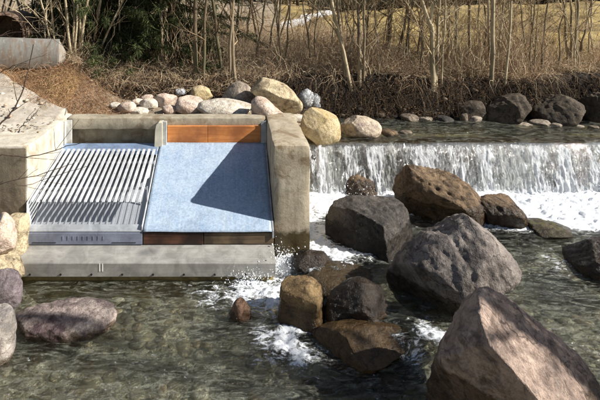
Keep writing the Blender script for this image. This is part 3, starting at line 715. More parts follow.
B('dark boulder cut off by the right edge of the picture', [(562, 258), (575, 245), (600, 238), (625, 236), (645, 262), (620, 282), (580, 279), (566, 270)], WETD, .12, .9, (), 4, .06)
B('small reddish rock standing in the pool before the sill', [(229, 316), (234, 302), (241, 297), (247, 299), (251, 308), (250, 318), (238, 321)], RUSTY, .0, .8, (), 4, .08, 'rock')
B('dark wet rock in the splash at the foot of the right wall', [(289, 268), (293, 256), (305, 249), (322, 251), (331, 262), (320, 274), (302, 277)], WETD, .03, .8, (), 4, .06, 'rock')
B('small round rock behind the tan wedge boulder', [(369, 318), (373, 311), (381, 309), (387, 314), (386, 319), (376, 322)], BROWN, .1, .8, (), 2, .06, 'rock')
B('brown rock under the left end of the waterfall', [(337, 194), (341, 180), (350, 171), (362, 169), (373, 178), (380, 193), (360, 198)], BROWN, .12, .8, (), -1, .12, 'rock')
B('purple and white blotched boulder lying in the left pool', [(13, 322), (22, 310), (40, 303), (62, 299), (85, 297), (105, 300), (118, 311), (114, 323), (95, 331), (70, 335), (45, 333), (20, 331)], PURP, .0, .55, (), 4, .07)
for i, (a_, b_, w_, h_, lb) in enumerate([(402, 362, 42, 13, 'smooth dark rock awash right below the tan wedge boulder'), (384, 392, 40, 20, 'dark broken rock awash at the lower middle edge'), (411, 380, 26, 12, 'small dark rock awash beside the huge pinkish boulder'), (352, 390, 30, 11, 'low dark rock awash left of the broken one')]):
    B(lb, stone(a_, b_, w_, h_), rock_mat((84, 72, 56), (112, 98, 76), (58, 50, 40), 2., .3, .8), -.05, .8, (), 5, .1, 'rock')
B('small orange rock just under the water below the cascade', stone(279, 358, 15, 8), RUSTY, -.05, .9, (), 3, .06, 'rock')
# left bank
B('pinkish pale boulder at the left edge below the concrete wall', [(-14, 235), (-8, 216), (4, 212), (13, 222), (17, 236), (12, 248), (0, 254), (-12, 250)], PALEP, .42, .9, (), 3, .05)
B('yellowish squarish rock beside the left end of the sill', [(4, 232), (5, 216), (16, 212), (27, 213), (30, 225), (27, 248), (23, 262), (14, 262), (6, 255)], LICH, .15, .9, [((.9, -.3, .1), .75), ((0, 0, 1), .8)], 2, .04)
B('tan rock at the left edge below the pinkish boulder', [(-16, 262), (-8, 247), (6, 246), (18, 252), (25, 268), (24, 282), (6, 286), (-12, 280)], LICH, .1, .9, (), 3, .05)
B('purplish dark rock at the left edge above the water', [(-18, 290), (-8, 272), (8, 268), (18, 274), (23, 288), (18, 302), (2, 307), (-14, 304)], PURPD, .05, .9, (), 4, .06)
B('smooth pale grey boulder at the left edge in the water', [(-22, 335), (-12, 310), (2, 303), (13, 312), (17, 330), (12, 350), (3, 365), (-16, 362)], rock_mat((176, 166, 156), (196, 186, 176), (142, 130, 124), 1.2, .06, .3), .0, .9, (), 2, .04)
# gravel bar behind the intake
B('big slanted boulder with yellow lichen leaning over the gravel bar', [(250, 90), (254, 80), (262, 77), (276, 79), (287, 84), (296, 94), (303, 106), (296, 112), (280, 109), (264, 101)], LICH, None, .7, [((.2, -.7, -.6), .6)], 4, .05)
B('grey tan peaked boulder left of the slanted one', [(221, 99), (226, 88), (236, 81), (246, 85), (256, 97), (250, 104), (232, 104)], rock_mat((164, 150, 134), (190, 176, 158), (112, 100, 90), 1.6, None, .7), None, .8, (), 5, .07)
B('rounded yellowish boulder before the dark brush', [(189, 97), (192, 87), (200, 85), (209, 88), (213, 97), (206, 101), (194, 101)], YEL, None, .8, (), 2, .04)
B('pinkish grey boulder behind the rear beam', [(173, 107), (176, 98), (188, 95), (200, 96), (205, 103), (202, 112), (186, 115), (175, 113)], PALEP, None, .8, (), 3, .05)
B('long low pale boulder resting behind the orange boards', [(194, 112), (202, 102), (216, 98), (232, 99), (247, 106), (252, 114), (230, 117), (204, 117)], PALE, None, .7, (), 3, .05)
B('pinkish pale wedge leaning on the end of the right wall', [(251, 116), (252, 102), (258, 96), (266, 98), (276, 108), (288, 119), (280, 124), (262, 122)], PALEP, None, .8, (), 3, .05)
B('bluish white boulder behind the round yellow one', [(297, 100), (299, 91), (306, 88), (313, 92), (314, 103), (306, 108), (299, 107)], WHITE, None, .8, (), 3, .05)
B('small white round boulder right of the bluish white one', [(309, 103), (311, 95), (317, 93), (321, 97), (321, 106), (315, 110), (310, 108)], WHITE, None, .8, (), 2, .04)
B('round yellow boulder at the left end of the weir', [(299, 128), (303, 114), (312, 108), (325, 107), (336, 114), (341, 126), (338, 138), (322, 143), (308, 141), (301, 136)], YEL, .84, .8, (), 2, .04)
B('pale oval boulder on the weir crest', [(340, 128), (343, 118), (352, 115), (366, 116), (378, 121), (382, 128), (376, 135), (360, 138), (346, 137)], rock_mat((188, 170, 146), (212, 196, 176), (122, 104, 104), 1.3, None, .4), .85, .8, (), 2, .04)
B('flat pale stone behind the back corner of the right wall', stone(296, 121, 20, 8), PALE, None, .8, (), 3, .05, 'rock', y0=6.8)
B('grey stone between the slanted and the round yellow boulder', stone(309, 119, 20, 12), rock_mat((150, 142, 132), (176, 168, 156), (112, 104, 96), 1.6, None, .6), None, .8, (), 4, .06, 'rock', y0=6.8)
small = [(127, 113, 18, 12, PALEP, 'pale pinkish stone at the left end of the stone row'), (139, 115, 20, 8, PALE, 'flat white stone just behind the rear beam'), (150, 109, 20, 11, PALE, 'cream stone with a dark hollow behind the rear beam'),
         (165, 107, 26, 14, PALEP, 'broad pale stone behind the cream one'), (170, 114, 16, 9, PALEP, 'small pinkish stone left of the pinkish grey boulder'), (181, 96, 12, 8, WHITE, 'small white topped stone before the dark brush'),
         (147, 100, 12, 6, PALEP, 'small stone at the foot of the straw bank'), (219, 105, 14, 7, GREYD, 'small dark stone between the pale boulders'), (115, 110, 12, 8, PALE, 'small pale stone at the foot of the straw slope'),
         (137, 104, 14, 6, PALEP, 'small tan stone on the edge of the straw bank')]
for a_, b_, w_, h_, mt, lb in small: B(lb, stone(a_, b_, w_, h_), mt, None, .9, (), 3, .06, 'rock', y0=6.75)
wst = [(390, 136, 16, 10, BROWN, 'dark stone with a pale tip right of the oval boulder'), (405, 135, 14, 7, PALEP, 'small flat stone on the crest right of the dark one'),
       (343, 113, 10, 8, YEL, 'small yellowish stone behind the oval boulder'), (354, 114, 8, 7, PALE, 'small pale stone behind the oval boulder'), (364, 112, 16, 7, GREYD, 'dark flat stone behind the oval boulder'), (378, 115, 14, 9, GREYD, 'dark stone at the far edge of the pool'),
       (409, 121, 18, 10, PALEP, 'pale pink stone at the far edge of the pool'), (425, 121, 14, 6, PALE, 'low cream stone right of the pale pink one'), (441, 116, 9, 8, WHITE, 'small white stone on top of a dark one'), (444, 122, 18, 9, GREYD, 'dark slab stone at the far waterline'),
       (464, 122, 8, 11, PALEP, 'upright tan stone at the far waterline'), (475, 122, 14, 8, PALE, 'rounded pale stone right of the upright one'), (522, 127, 32, 7, PALE, 'long flat pale stone at the far waterline'), (540, 126, 22, 9, PALE, 'pale stone right behind the long flat one'),
       (556, 127, 12, 6, PALE, 'small pale stone farther right at the waterline'), (579, 128, 14, 5, PALE, 'flat small stone near the right edge at the waterline'), (594, 129, 10, 5, PALEP, 'rightmost small stone at the far waterline'), (497, 125, 12, 4, GREYD, 'low dark stone left of the long flat pale stone')]
MUD = rock_mat((150, 138, 122), (186, 174, 156), (104, 92, 78), 2.2, None, .8); MUDD = rock_mat((112, 100, 86), (146, 132, 114), (74, 64, 54), 2.2, None, .8)
for q_, (a_, b_, w_, h_, mt, lb) in enumerate(wst): B(lb, stone(a_, b_+.6, w_*1.08, h_*.85, (-.3, .3, .1)[q_ % 3]), {id(PALE): MUD, id(PALEP): MUDD}.get(id(mt), mt), .845, .9, (), 7, .13, 'rock')
bd = [([(478, 121), (486, 109), (503, 99), (522, 93), (532, 100), (524, 113), (510, 124), (490, 125)], 'long dark boulder slanting out of the far bank'), ([(524, 121), (533, 104), (552, 94), (570, 96), (582, 104), (586, 118), (565, 126), (535, 125)], 'big dark boulder in the far bank at the right'),
      ([(576, 118), (584, 100), (598, 92), (615, 96), (622, 112), (605, 124), (585, 124)], 'dark boulder in the far bank cut by the right edge'),
      ([(452, 118), (458, 106), (472, 100), (486, 104), (488, 116), (474, 122), (460, 122)], 'dark boulder under the leaf litter of the far bank'), ([(430, 113), (434, 104), (446, 99), (458, 102), (460, 113), (446, 118)], 'dark rounded boulder at the middle of the far bank'), ([(386, 114), (392, 103), (404, 99), (418, 103), (420, 114), (402, 118)], 'dark boulder below the bank behind the pale pink stone')]
for o_, lb in bd: B(lb, o_, BANKD, .86, .8, (), 9, .09, push=.12)
# ------------------------------------------------------------------ stones too many to count
r = rs(21)
n = 4200; x = r.uniform(-2.9, 4.8, n); y = r.uniform(2.6, 6.3, n); z = T(x, y); k = z < -.06; x, y, z = x[k], y[k], z[k]; n = len(x)
s = .012+.06*r.rand(n)**2.6; S = np.stack([s*r.uniform(.8, 1.5, n), s*r.uniform(.8, 1.3, n), s*r.uniform(.25, .5, n)], 1)
M_cob = island('bed_cobbles', [(196, 186, 158), (158, 150, 126), (146, 138, 118), (222, 214, 192), (176, 158, 132), (126, 120, 104), (184, 168, 138), (148, 142, 122)], .7)
o = blobs('bed_cobbles', np.stack([x, y, z+S[:, 2]*.25], 1), S, M_cob, I2, 22, .1); tag(o, 'cobbles and pebbles on the stream bed under the water', 'cobbles', kind='stuff')
n = 600; x = r.uniform(-2.4, 1.7, n); y = 6.75+r.rand(n)*2.4; z = T(x, y); k = (z > .8) & (y < bank_line(x)+.2); x, y, z = x[k], y[k], z[k]; n = len(x)
s = .010+.028*r.rand(n)**2; S = np.stack([s*r.uniform(.8, 1.5, n), s*r.uniform(.8, 1.3, n), s*r.uniform(.5, .8, n)], 1)
M_peb = island('gravel', [(200, 184, 160), (170, 152, 128), (214, 204, 186), (146, 128, 108), (186, 160, 138), (120, 108, 96)], .9)
o = blobs('gravel', np.stack([x, y, z+S[:, 2]*.3], 1), S, M_peb, I1, 23, .12); tag(o, 'pale gravel of the bar behind the intake', 'gravel', kind='stuff')
n = 700; x = r.uniform(1.2, 6.5, n); y = bank_line(x)-.12+np.abs(r.normal(0, .16, n)); z = T(x, y)
s = .02+.06*r.rand(n)**2; S = np.stack([s*1.3, s, s*.6], 1)
o = blobs('bank_rubble', np.stack([x, y, z+S[:, 2]*.3], 1), S, island('bank_rubble', [(70, 62, 54), (92, 82, 70), (54, 48, 42), (120, 106, 88)], .9), I1, 24, .15); tag(o, 'small dark rubble at the foot of the far bank', 'rubble', kind='stuff')

# ------------------------------------------------------------------ sloping concrete apron on the left bank, with rubble
nu, nv = 46, 40
uu, vv = np.meshgrid(np.linspace(0, 1, nu), np.linspace(0, 1, nv), indexing='ij')
X = -4.4+uu*2.06; YE = 6.72+np.clip(-2.4-X, 0, None)*.68+.05*fbm(X*4, 1., 0, 66, 3); Y = 6.0+vv*(YE-6.0)
def apz(X, Y): return 1.32+np.clip(Y-6.3, 0, None)*.25+np.clip(-2.4-X, 0, None)*.14*sm(6.0, 6.5, Y)
Z = apz(X, Y)+.05*fbm(X*2.0, Y*2.0, 0, 61, 5)-.12*sm(.9, 1., vv)
apron = mk('concrete_apron', np.stack([X, Y, Z], -1).reshape(-1, 3), grid_faces(nu, nv), concrete('apron_concrete', (164, 154, 140), (192, 183, 168), (128, 116, 98), None), smooth=True)
md = apron.modifiers.new('t', 'SOLIDIFY'); md.thickness = .18; md.offset = -1
tag(apron, 'pale smooth concrete apron sloping up the left bank', 'apron')
n = 160; x = r.uniform(-4.2, -2.6, n); y = r.uniform(6.3, 7.7, n)
zz = apz(x, y); k = y < 6.6+np.clip(-2.4-x, 0, None)*.6; x, y, zz = x[k], y[k], zz[k]; n = len(x)
s = .008+.03*r.rand(n)**2.5; S = np.stack([s*1.2, s, s*.7], 1)
o = blobs('apron_grit', np.stack([x, y, zz+.008], 1), S, M_peb, I1, 25, .15); tag(o, 'scattered grit and clods on the concrete apron', 'grit', kind='stuff')
n = 260; x = r.uniform(-3.1, -2.36, n); y = r.uniform(5.5, 6.4, n); k = np.abs(y-(5.95+.25*(x+2.7)))+r.normal(0, .08, n) < .16; x, y = x[k], y[k]; n = len(x)
s = .005+.012*r.rand(n)**1.5; S = np.stack([s*1.7, s, s*.12], 1)
o = blobs('leaf_litter', np.stack([x, y, np.full(n, ZW+.006)], 1), S, island('leaf_litter', [(120, 92, 66), (92, 70, 50), (146, 116, 84)], .95), I1, 26, .2); tag(o, 'brown leaf litter lying on the left concrete wall', 'leaf litter', kind='stuff')

# ------------------------------------------------------------------ steel shovel and pipe on the left bank
bk = empty('grading_shovel', (-3.6, 8.0, 1.66)); tag(bk, 'worn grey steel shovel blade lying on the left bank', 'shovel blade')
m = NT('worn_steel'); v = m.pos(); n1 = m.noise(v, 4, 6, .7, .6); n2 = m.noise(m.map(v, (6, 6, 1)), 3, 5, .7)
col = m.mix(m.ramp(n1, [(.35, 0.), (.6, 1.)]), lin(150, 148, 140), lin(184, 180, 170)); col = m.mix(m.ramp(n2, [(.48, 0.), (.66, .8)]), col, lin(164, 134, 108)); col = m.mix(m.ramp(m.noise(v, 11, 5, .7), [(.6, 0.), (.7, .8)]), col, lin(216, 212, 204))
M_worn = m.done(m.bsdf(col, .55, m.bump(n1, .3, .01), .25))
def blade():
    nz, nx = 14, 30; V = []
    for s in (0, .014):
        for i in range(nx):
            u = i/(nx-1); xx = -5.0+u*(2.03)
            for j in range(nz):
                t = j/(nz-1); z = 1.77+t*(.555-.075*u)
                V.append((xx+.03*t*u, 8.0+.035*(2*t-1)**2*1.0+.02*u+s, z+.02*(1-u)*(1-t)))
    k = nx*nz; Fc = [tuple(f) for f in grid_faces(nx, nz)]+[tuple(f[::-1]+k) for f in grid_faces(nx, nz)]
    for i in range(nx-1): Fc += [(i*nz, k+i*nz, k+(i+1)*nz, (i+1)*nz), (i*nz+nz-1, (i+1)*nz+nz-1, k+(i+1)*nz+nz-1, k+i*nz+nz-1)]
    for j in range(nz-1): Fc += [(j, j+1, k+j+1, k+j), ((nx-1)*nz+j, k+(nx-1)*nz+j, k+(nx-1)*nz+j+1, (nx-1)*nz+j+1)]
    return V, Fc
V, Fc = blade(); o = mk('blade', V, Fc, M_worn, bk, True); o.location = -bk.location
es = o.modifiers.new('e', 'EDGE_SPLIT'); es.split_angle = .7
o = prism('end_plate', [(8.10, 1.78), (8.13, 2.23), (8.45, 2.0), (8.42, 1.74)], -2.985, -2.972, M_worn, bk, .003); o.location = -bk.location
o = bx('cutting_edge', (-5.0, -2.99, 8.06, 8.16, 1.755, 1.785), M_worn, bk, .004); o.location = -bk.location
o = bx('top_rim', (-5.0, -2.985, 8.117, 8.16, 2.22, 2.245), M_worn, bk, .004); o.location = -bk.location
for xx in (-4.6, -3.4):
    o = prism('rib', [(8.12, 1.8), (8.14, 2.2), (8.4, 2.0), (8.4, 1.76)], xx, xx+.02, M_worn, bk); o.location = -bk.location
# concrete pipe
M_pipe = concrete('pipe_concrete', (128, 104, 86), (158, 134, 114), (92, 70, 54), None)
pc = aty(3, 34, 8.6); th = np.linspace(0, 2*math.pi, 41)[:-1]
ax_d = np.array([-.16, .98, .0]); ax_d /= np.linalg.norm(ax_d); sd_v = np.cross(ax_d, [0, 0, 1]); up_v = np.array([0, 0, 1.])
Lp = .9; prof = [(0, .34), (0, .355), (.012, .40), (.03, .405), (.25, .40), (.5, .405), (.75, .40), (1.0, .405), (Lp, .40), (Lp, .34), (.6, .34), (0.02, .335)]
prof = prof[:-3]+[(Lp-.03, .33), (Lp-.03, .01), (Lp-.05, .01), (Lp-.05, .33), (.4, .335), (.02, .335)]  # unseen cap added at the far end to keep light out of the pipe
V = [pc+ax_d*a+(sd_v*math.cos(t)+up_v*math.sin(t))*rr_ for a, rr_ in prof for t in th]
k = len(th); npf = len(prof)
Fc = [(i*k+j, ((i+1) % npf)*k+j, ((i+1) % npf)*k+(j+1) % k, i*k+(j+1) % k) for i in range(npf) for j in range(k)]
o = mk('concrete_pipe', V, Fc, M_pipe, None, True); es = o.modifiers.new('e', 'EDGE_SPLIT'); es.split_angle = .6
tag(o, 'short open concrete pipe lying behind the steel shovel blade', 'pipe')

# ------------------------------------------------------------------ trees
M_bark = {'pale': bark('pale_bark', (156, 142, 114), (192, 176, 146), (122, 110, 86)), 'mid': bark('brown_bark', (118, 104, 84), (156, 140, 114), (94, 84, 66)), 'dark': bark('dark_bark', (84, 72, 56), (120, 104, 82), (92, 90, 64))}
M_twig = {'pale': island('pale_twigs', [(184, 166, 134), (164, 146, 116), (140, 120, 94), (200, 184, 154)]), 'mid': island('brown_twigs', [(170, 148, 116), (142, 120, 92), (188, 166, 134), (120, 100, 76)]), 'dark': island('dark_twigs', [(112, 94, 72), (136, 116, 90), (92, 76, 58)])}
def path(p0, p1, n, wig, rng, up=0.):
    t = np.linspace(0, 1, n); P = p0+(p1-p0)*t[:, None]
    w = rng.normal(size=(n, 3)); w = np.cumsum(w, 0)*wig/n; w -= w[0]; w -= t[:, None]*w[-1]*.6
    P = P+w; P[:, 2] += up*t**2*0
    return P
def bare_tree(stems, label, tone='mid', top=5.5, branches=14, seed=1, group=None, low=.35, name='bare_tree', cat='tree', twigs=5):
    """stems: list of (px0, py0, px_at_top_of_picture, width_px); foot on the ground, stem leans as given, crown above"""
    rng = rs(seed); base = hit(stems[0][0], stems[0][1])
    t = empty(name, base); tag(t, label, cat, group)
    ST_, BR = [], []
    for (a, b_, c, w_) in stems:
        g = hit(a, b_)
        if abs(g[1]-base[1]) > 1.2: g = aty(a, b_, base[1]); g[2] = gz(g[0], g[1])
        q = aty(c, 0, g[1]+rng.uniform(-.2, .2)); lean = (q-g)/max(.3, q[2]-g[2])
        hgt = top*rng.uniform(.8, 1.1); tip = g+lean*hgt; tip[0] = g[0]+lean[0]*(1.6+.45*(hgt-1.6)); g = g-lean*.12
        P = path(g, tip, 16, .28, rng); r0 = w_*.5*g[1]/F
        rad = r0*np.interp(np.linspace(0, 1, 16), [0, .03, .3, 1], [1.35, 1.08, .88, .18])
        ST_.append((P, rad))
        for k in range(branches):
            u = rng.uniform(low*.4 if k < branches//2 else low, 1)**.9; i = min(int(u*15), 14); f = u*15-i
            p = P[i]*(1-f)+P[i+1]*f; ang = rng.uniform(0, 6.283); Lb = (1.15-u*.6)*rng.uniform(.5, 1.3)*top/5
            d = np.array([math.cos(ang), math.sin(ang), rng.uniform(.5, 1.6)]); d /= np.linalg.norm(d)
            Q = path(p, p+d*Lb, 6, .25*Lb, rng); rb = rad[i]*.38+.002
            BR.append((Q, np.linspace(rb, .0025, 6)))
            for j in range(twigs):
                i2 = rng.randint(1, 5); d2 = d+rng.normal(size=3)*.6; d2 /= np.linalg.norm(d2)
                l2 = Lb*rng.uniform(.25, .6); BR.append((path(Q[i2], Q[i2]+d2*l2, 4, .2*l2, rng), np.linspace(.0042, .0018, 4)))
    for s_ in ST_:
        V, Fc = join_tubes([s_], 7); o = mk('trunk', V, Fc, M_bark[tone], t, True); o.location = -Vector(base)
    V, Fc = join_tubes(BR, 4); o = mk('crown', V, Fc, M_twig[tone], t, True); o.location = -Vector(base)
    return t
specs = [
 ([(72, 60, 60, 2.6), (74, 61, 73, 2.2), (77, 61, 78, 2.2), (80, 61, 84, 2.6), (82, 60, 91, 3.0), (92, 57, 103, 2.8)], 'clump of pale bare stems right behind the straw bank', 'pale'),
 ([(93, 62, 132, 2.2)], 'pale thin stem leaning right above the straw bank', 'pale'),
 ([(58, 58, 50, 2.), (52, 58, 36, 1.8), (48, 58, 45, 1.6)], 'thin pale saplings behind the steel shovel blade', 'pale'),
 ([(160, 66, 157, 3.2)], 'straight pale trunk before the dark spruces', 'pale'),
 ([(197, 80, 196, 4.6), (203, 80, 204, 3.2)], 'pair of dark trunks left of the dead leaning stem', 'dark'),
 ([(222, 72, 206, 3.6)], 'dark trunk leaning left behind the pale boulders', 'dark'),
 ([(230, 82, 229, 3.0), (236, 84, 232, 3.4)], 'two close upright trunks above the peaked boulder', 'mid'),
 ([(256, 62, 270, 2.)], 'slim brown stem above the slanted boulder', 'mid'),
 ([(349, 86, 320, 3.6)], 'long pale trunk leaning left over the far bank', 'pale'),
 ([(346, 80, 335, 3.4)], 'straight trunk crossing the leaning one on the far bank', 'mid'),
 ([(359, 84, 360, 3.8), (363, 80, 357, 2.4)], 'upright double trunk in the middle of the far bank', 'mid'),
 ([(367, 58, 372, 2.4)], 'thin dark stem behind the upright double trunk', 'dark'),
 ([(387, 54, 394, 4.6)], 'thick dark trunk on the field edge', 'dark'),
 ([(398, 56, 411, 2.8)], 'brown trunk leaning right beside the thick dark one', 'mid'),
 ([(405, 60, 419, 2.2)], 'thin stem leaning right beyond the brown one', 'dark'),
 ([(437, 86, 443, 3.0), (441, 84, 440, 2.)], 'pale trunk right of the forked tree on the far bank', 'pale'),
 ([(455, 58, 463, 2.6)], 'brown stem at the field edge right of the forked tree', 'mid'),
 ([(470, 50, 470, 2.4)], 'upright dark stem at the field edge', 'dark'),
 ([(491, 82, 492, 4.0), (489, 74, 488, 2.6)], 'bright pale trunk in the middle of the right bank', 'pale'),
 ([(497, 72, 511, 2.6), (505, 84, 513, 2.4)], 'two thin stems leaning right beside the bright trunk', 'pale'),
 ([(567, 64, 562, 2.6), (571, 64, 568, 2.4), (575, 66, 572, 2.8)], 'clump of three pale stems near the right edge', 'pale'),
 ([(580, 56, 597, 2.2)], 'slim dark stem leaning right at the right edge', 'mid'),
 ([(480, 66, 500, 2.0)], 'thin brown stem crossing behind the bright trunk', 'mid'),
 ([(420, 74, 426, 1.8), (424, 72, 416, 1.6)], 'two thin brown shoots left of the forked tree', 'mid'),
 ([(284, 70, 296, 1.8), (282, 70, 274, 1.6)], 'thin brown saplings above the slanted boulder', 'mid'),
 ([(122, 72, 118, 1.8), (126, 70, 140, 1.8)], 'grey saplings in front of the spruces', 'pale'),
 ([(310, 66, 302, 1.8), (313, 66, 322, 1.6)], 'thin brown saplings left of the long leaning trunk', 'mid'),
 ([(535, 62, 528, 1.8)], 'thin sapling between the bright trunk and the pale clump', 'mid'),
]
for i, (st, lb, tone) in enumerate(specs): bare_tree(st, lb, tone, 5.2 if st[0][3] > 2.3 else 3.6, 20 if len(st) < 3 else 11, 300+i, None, .22, twigs=7)
# forked tree
g = hit(433, 88); ft = empty('bare_tree', g); tag(ft, 'forked pale tree whose two limbs part low above the far bank', 'tree')
f0 = aty(430, 24, g[1]); rg = rs(401); P = path(g-np.array([0, 0, .12]), f0, 10, .1, rg); BR = []
V, Fc = join_tubes([(P, np.linspace(.048, .038, 10))], 8); o = mk('trunk', V, Fc, M_bark['pale'], ft, True); o.location = -ft.location
for k, c in enumerate((419, 434)):
    e = aty(c, -2, g[1]); d = (e-f0)/np.linalg.norm(e-f0); P2 = path(f0-d*.04, f0+d*3.0+np.array([0, 0, .6]), 14, .12, rs(402+k))
    V, Fc = join_tubes([(P2, np.linspace(.034, .006, 14))], 7); o = mk('limb', V, Fc, M_bark['pale'], ft, True); o.location = -ft.location
    for j in range(14):
        q = (P2 if j > 3 else P)[rg.randint(2, 9)]; d2 = rg.normal(size=3)*.7; d2[2] = abs(d2[2])+.4; l2 = rg.uniform(.3, .9); Q = path(q, q+d2*l2, 5, .1, rg); BR.append((Q, np.linspace(.009, .002, 5)))
        for w_ in range(4): q2 = Q[rg.randint(1, 5)]; BR.append((path(q2, q2+(d2+rg.normal(size=3)*.6)*l2*.4, 4, .05, rg), np.linspace(.004, .0015, 4)))
V, Fc = join_tubes(BR, 4); o = mk('crown', V, Fc, M_twig['pale'], ft, True); o.location = -ft.location
# dead leaning stem across the wood
p0 = aty(214, 18, 11.2); p1 = aty(262, 44, 10.6); d = p0-p1; P = path(p1-d*.55, p0+d*.05, 10, .12, rs(410)); P[0, 2] = gz(P[0, 0], P[0, 1])+.02
V, Fc = join_tubes([(P, np.linspace(.05, .04, 10))], 8); o = mk('fallen_trunk', V, Fc, M_bark['dark'], None, True); tag(o, 'dead dark trunk lying slanted between the trees', 'fallen trunk')
# saplings deeper in the wood on the left
for i in range(46):
    rg = rs(500+i); px = rg.uniform(-5, 345); py = rg.uniform(34, 56) if px > 100 else rg.uniform(22, 46)
    st = [(px, py, px+rg.normal(0, 14), rg.uniform(1.3, 2.6))]
    bare_tree(st, 'slim bare sapling standing deep in the left wood', ['mid', 'dark', 'pale'][i % 3], rg.uniform(3.5, 5), 8, 600+i, 'saplings deep in the left wood', .2, 'sapling', 'sapling', 4)
for i in range(30):
    rg = rs(900+i); px = rg.uniform(325, 600); py = rg.uniform(48, 76)
    st = [(px, py, px+rg.normal(0, 10), rg.uniform(1.0, 1.9))]+([(px+2, py, px+rg.normal(0, 14), 1.2)] if i % 3 == 0 else [])
    bare_tree(st, 'thin bare sapling in the thicket between the larger trees of the far bank', ['pale', 'mid', 'pale'][i % 3], rg.uniform(2.2, 3.6), 12, 950+i, 'saplings in the far bank thicket', .12, 'sapling', 'sapling', 6)
# spruces
M_needle = island('spruce_needles', [(58, 70, 40), (76, 86, 50), (46, 56, 34), (96, 98, 62)], .8, .2)
def spruce(px, py, hgt, wid, label, seed):
    g = hit(px, py); rg = rs(seed); t = empty('spruce_tree', g); tag(t, label, 'tree')
    P = np.array([g+np.array([0, 0, k*hgt/11-.1]) for k in range(12)])
    V, Fc = join_tubes([(P, np.linspace(.11, .015, 12))], 8); o = mk('trunk', V, Fc, M_bark['dark'], t, True); o.location = -t.location
    Bs, Ds, Ls = [], [], []; limbs = []
    for k in range(210):
        u = rg.rand()**1.3; z = .15+u*(hgt-.3); ang = rg.uniform(0, 6.283); L = wid*(1-u*.85)*rg.uniform(.6, 1.1)
        d = np.array([math.cos(ang), math.sin(ang), -.28]); b0 = g+np.array([0, 0, z])
        Q = np.array([b0+d*L*s+np.array([0, 0, .12*L*s*s]) for s in np.linspace(0, 1, 6)]); limbs.append((Q, np.linspace(.014, .004, 6)))
        nn = int(300*L/wid)+40; s = rg.rand(nn)**.7; q = b0+d*L*s[:, None]; q[:, 2] += .12*L*s*s
        Bs.append(q+rg.normal(0, .03, (nn, 3))); dd = d[None]*.5+rg.normal(0, .55, (nn, 3)); dd[:, 2] -= .25; Ds.append(dd); Ls.append(rg.uniform(.06, .15, nn))
    V, Fc = join_tubes(limbs, 4); o = mk('limb_mass', V, Fc, M_bark['dark'], t, True); o.location = -t.location; o['kind'] = 'stuff'
    Bs, Ds, Ls = np.concatenate(Bs), np.concatenate(Ds), np.concatenate(Ls)
    o = strands('crown', Bs, Ds, Ls, np.full(len(Ls), .0075), M_needle, 2, .2, .06, seed+1, t, True); o.location = -t.location
spruce(130, 58, 6.5, 1.75, 'dark green spruce left of the straight pale trunk', 700)
spruce(172, 56, 7., 1.7, 'dark green spruce right of the straight pale trunk', 702)
spruce(106, 50, 6., 1.6, 'dark spruce half hidden behind the pale stem clump', 704)
spruce(88, 40, 7., 1.4, 'dark spruce deepest behind the pale stem clump', 706)

# ------------------------------------------------------------------ brush, grass, roots
def scatter(n, x0, x1, f_y, seed):
    r = rs(seed); x = r.uniform(x0, x1, n); y = f_y(x, r); return r, np.stack([x, y, T(x, y)], 1)
M_brush = island('brush', [(196, 174, 140), (150, 126, 98), (214, 194, 162), (128, 104, 80), (182, 150, 122), (226, 208, 176), (150, 122, 100), (204, 184, 152)], .9)
n = 19000; r, Bp = scatter(n, -4.5, 10.5, lambda x, r: bank_line(x)+.1+.52*sm(.2, 1.2, x)+np.abs(r.normal(0, 1.0, n)), 31); hs = 1+.7*fbm(Bp[:, 0]*.9, Bp[:, 1]*.9, 0, 54, 3)
Dd = np.stack([r.normal(0, .8, n), r.normal(-.05, .6, n), r.uniform(.3, 1.4, n)], 1)
o = strands('brush', Bp, Dd, r.uniform(.2, .75, n)*hs, r.uniform(.0018, .0045, n), M_brush, 5, r.uniform(.2, .9, n), .07, 32); tag(o, 'tangled brown bramble thicket along the top of the far bank', 'brush', kind='stuff')
n = 15000; r, Bp = scatter(n, -9, 3.5, lambda x, r: r.uniform(8.9, 15, n), 33)
Dd = np.stack([r.normal(0, .6, n), r.normal(0, .6, n), r.uniform(.5, 1.6, n)], 1)
o = strands('undergrowth', Bp, Dd, r.uniform(.3, 1.1, n), r.uniform(.002, .005, n), M_brush, 5, r.uniform(.1, .7, n), .08, 34); tag(o, 'grey brown undergrowth of the left wood', 'undergrowth', kind='stuff')
n = 6000; r, Bp = scatter(n, -3, 9, lambda x, r: bank_line(x)+r.uniform(-.1, .5, n), 35)
Dd = np.stack([r.normal(0, .5, n), r.uniform(-1.2, -.2, n), r.uniform(-.5, .6, n)], 1)
o = strands('roots', Bp+np.array([0, 0, .02]), Dd, r.uniform(.12, .5, n), r.uniform(.002, .006, n), island('roots', [(70, 56, 42), (48, 38, 30), (100, 82, 62), (58, 46, 36)]), 5, r.uniform(.5, 1.4, n), .1, 36); tag(o, 'dark roots hanging over the eroded far bank', 'roots', kind='stuff')
n = 1700; r, Bp = scatter(n, 1.0, 8, lambda x, r: bank_line(x)+r.uniform(.45, .8, n), 55); k = fbm(Bp[:, 0]*1.6, 0., 0, 58, 2) > -.1; Bp = Bp[k]; n = len(Bp)
Dd = np.stack([r.normal(0, .7, n), r.uniform(-1.3, -.3, n), r.uniform(.1, 1.0, n)], 1)
o = strands('overhanging_brush', Bp+np.array([0, 0, .02]), Dd, r.uniform(.15, .6, n)*(1+.5*fbm(Bp[:, 0]*1.5, 0., 0, 56, 3)), r.uniform(.0015, .0035, n), M_brush, 5, r.uniform(.5, 1.3, n), .08, 57); tag(o, 'dry brush hanging over the edge of the far bank', 'brush', kind='stuff')
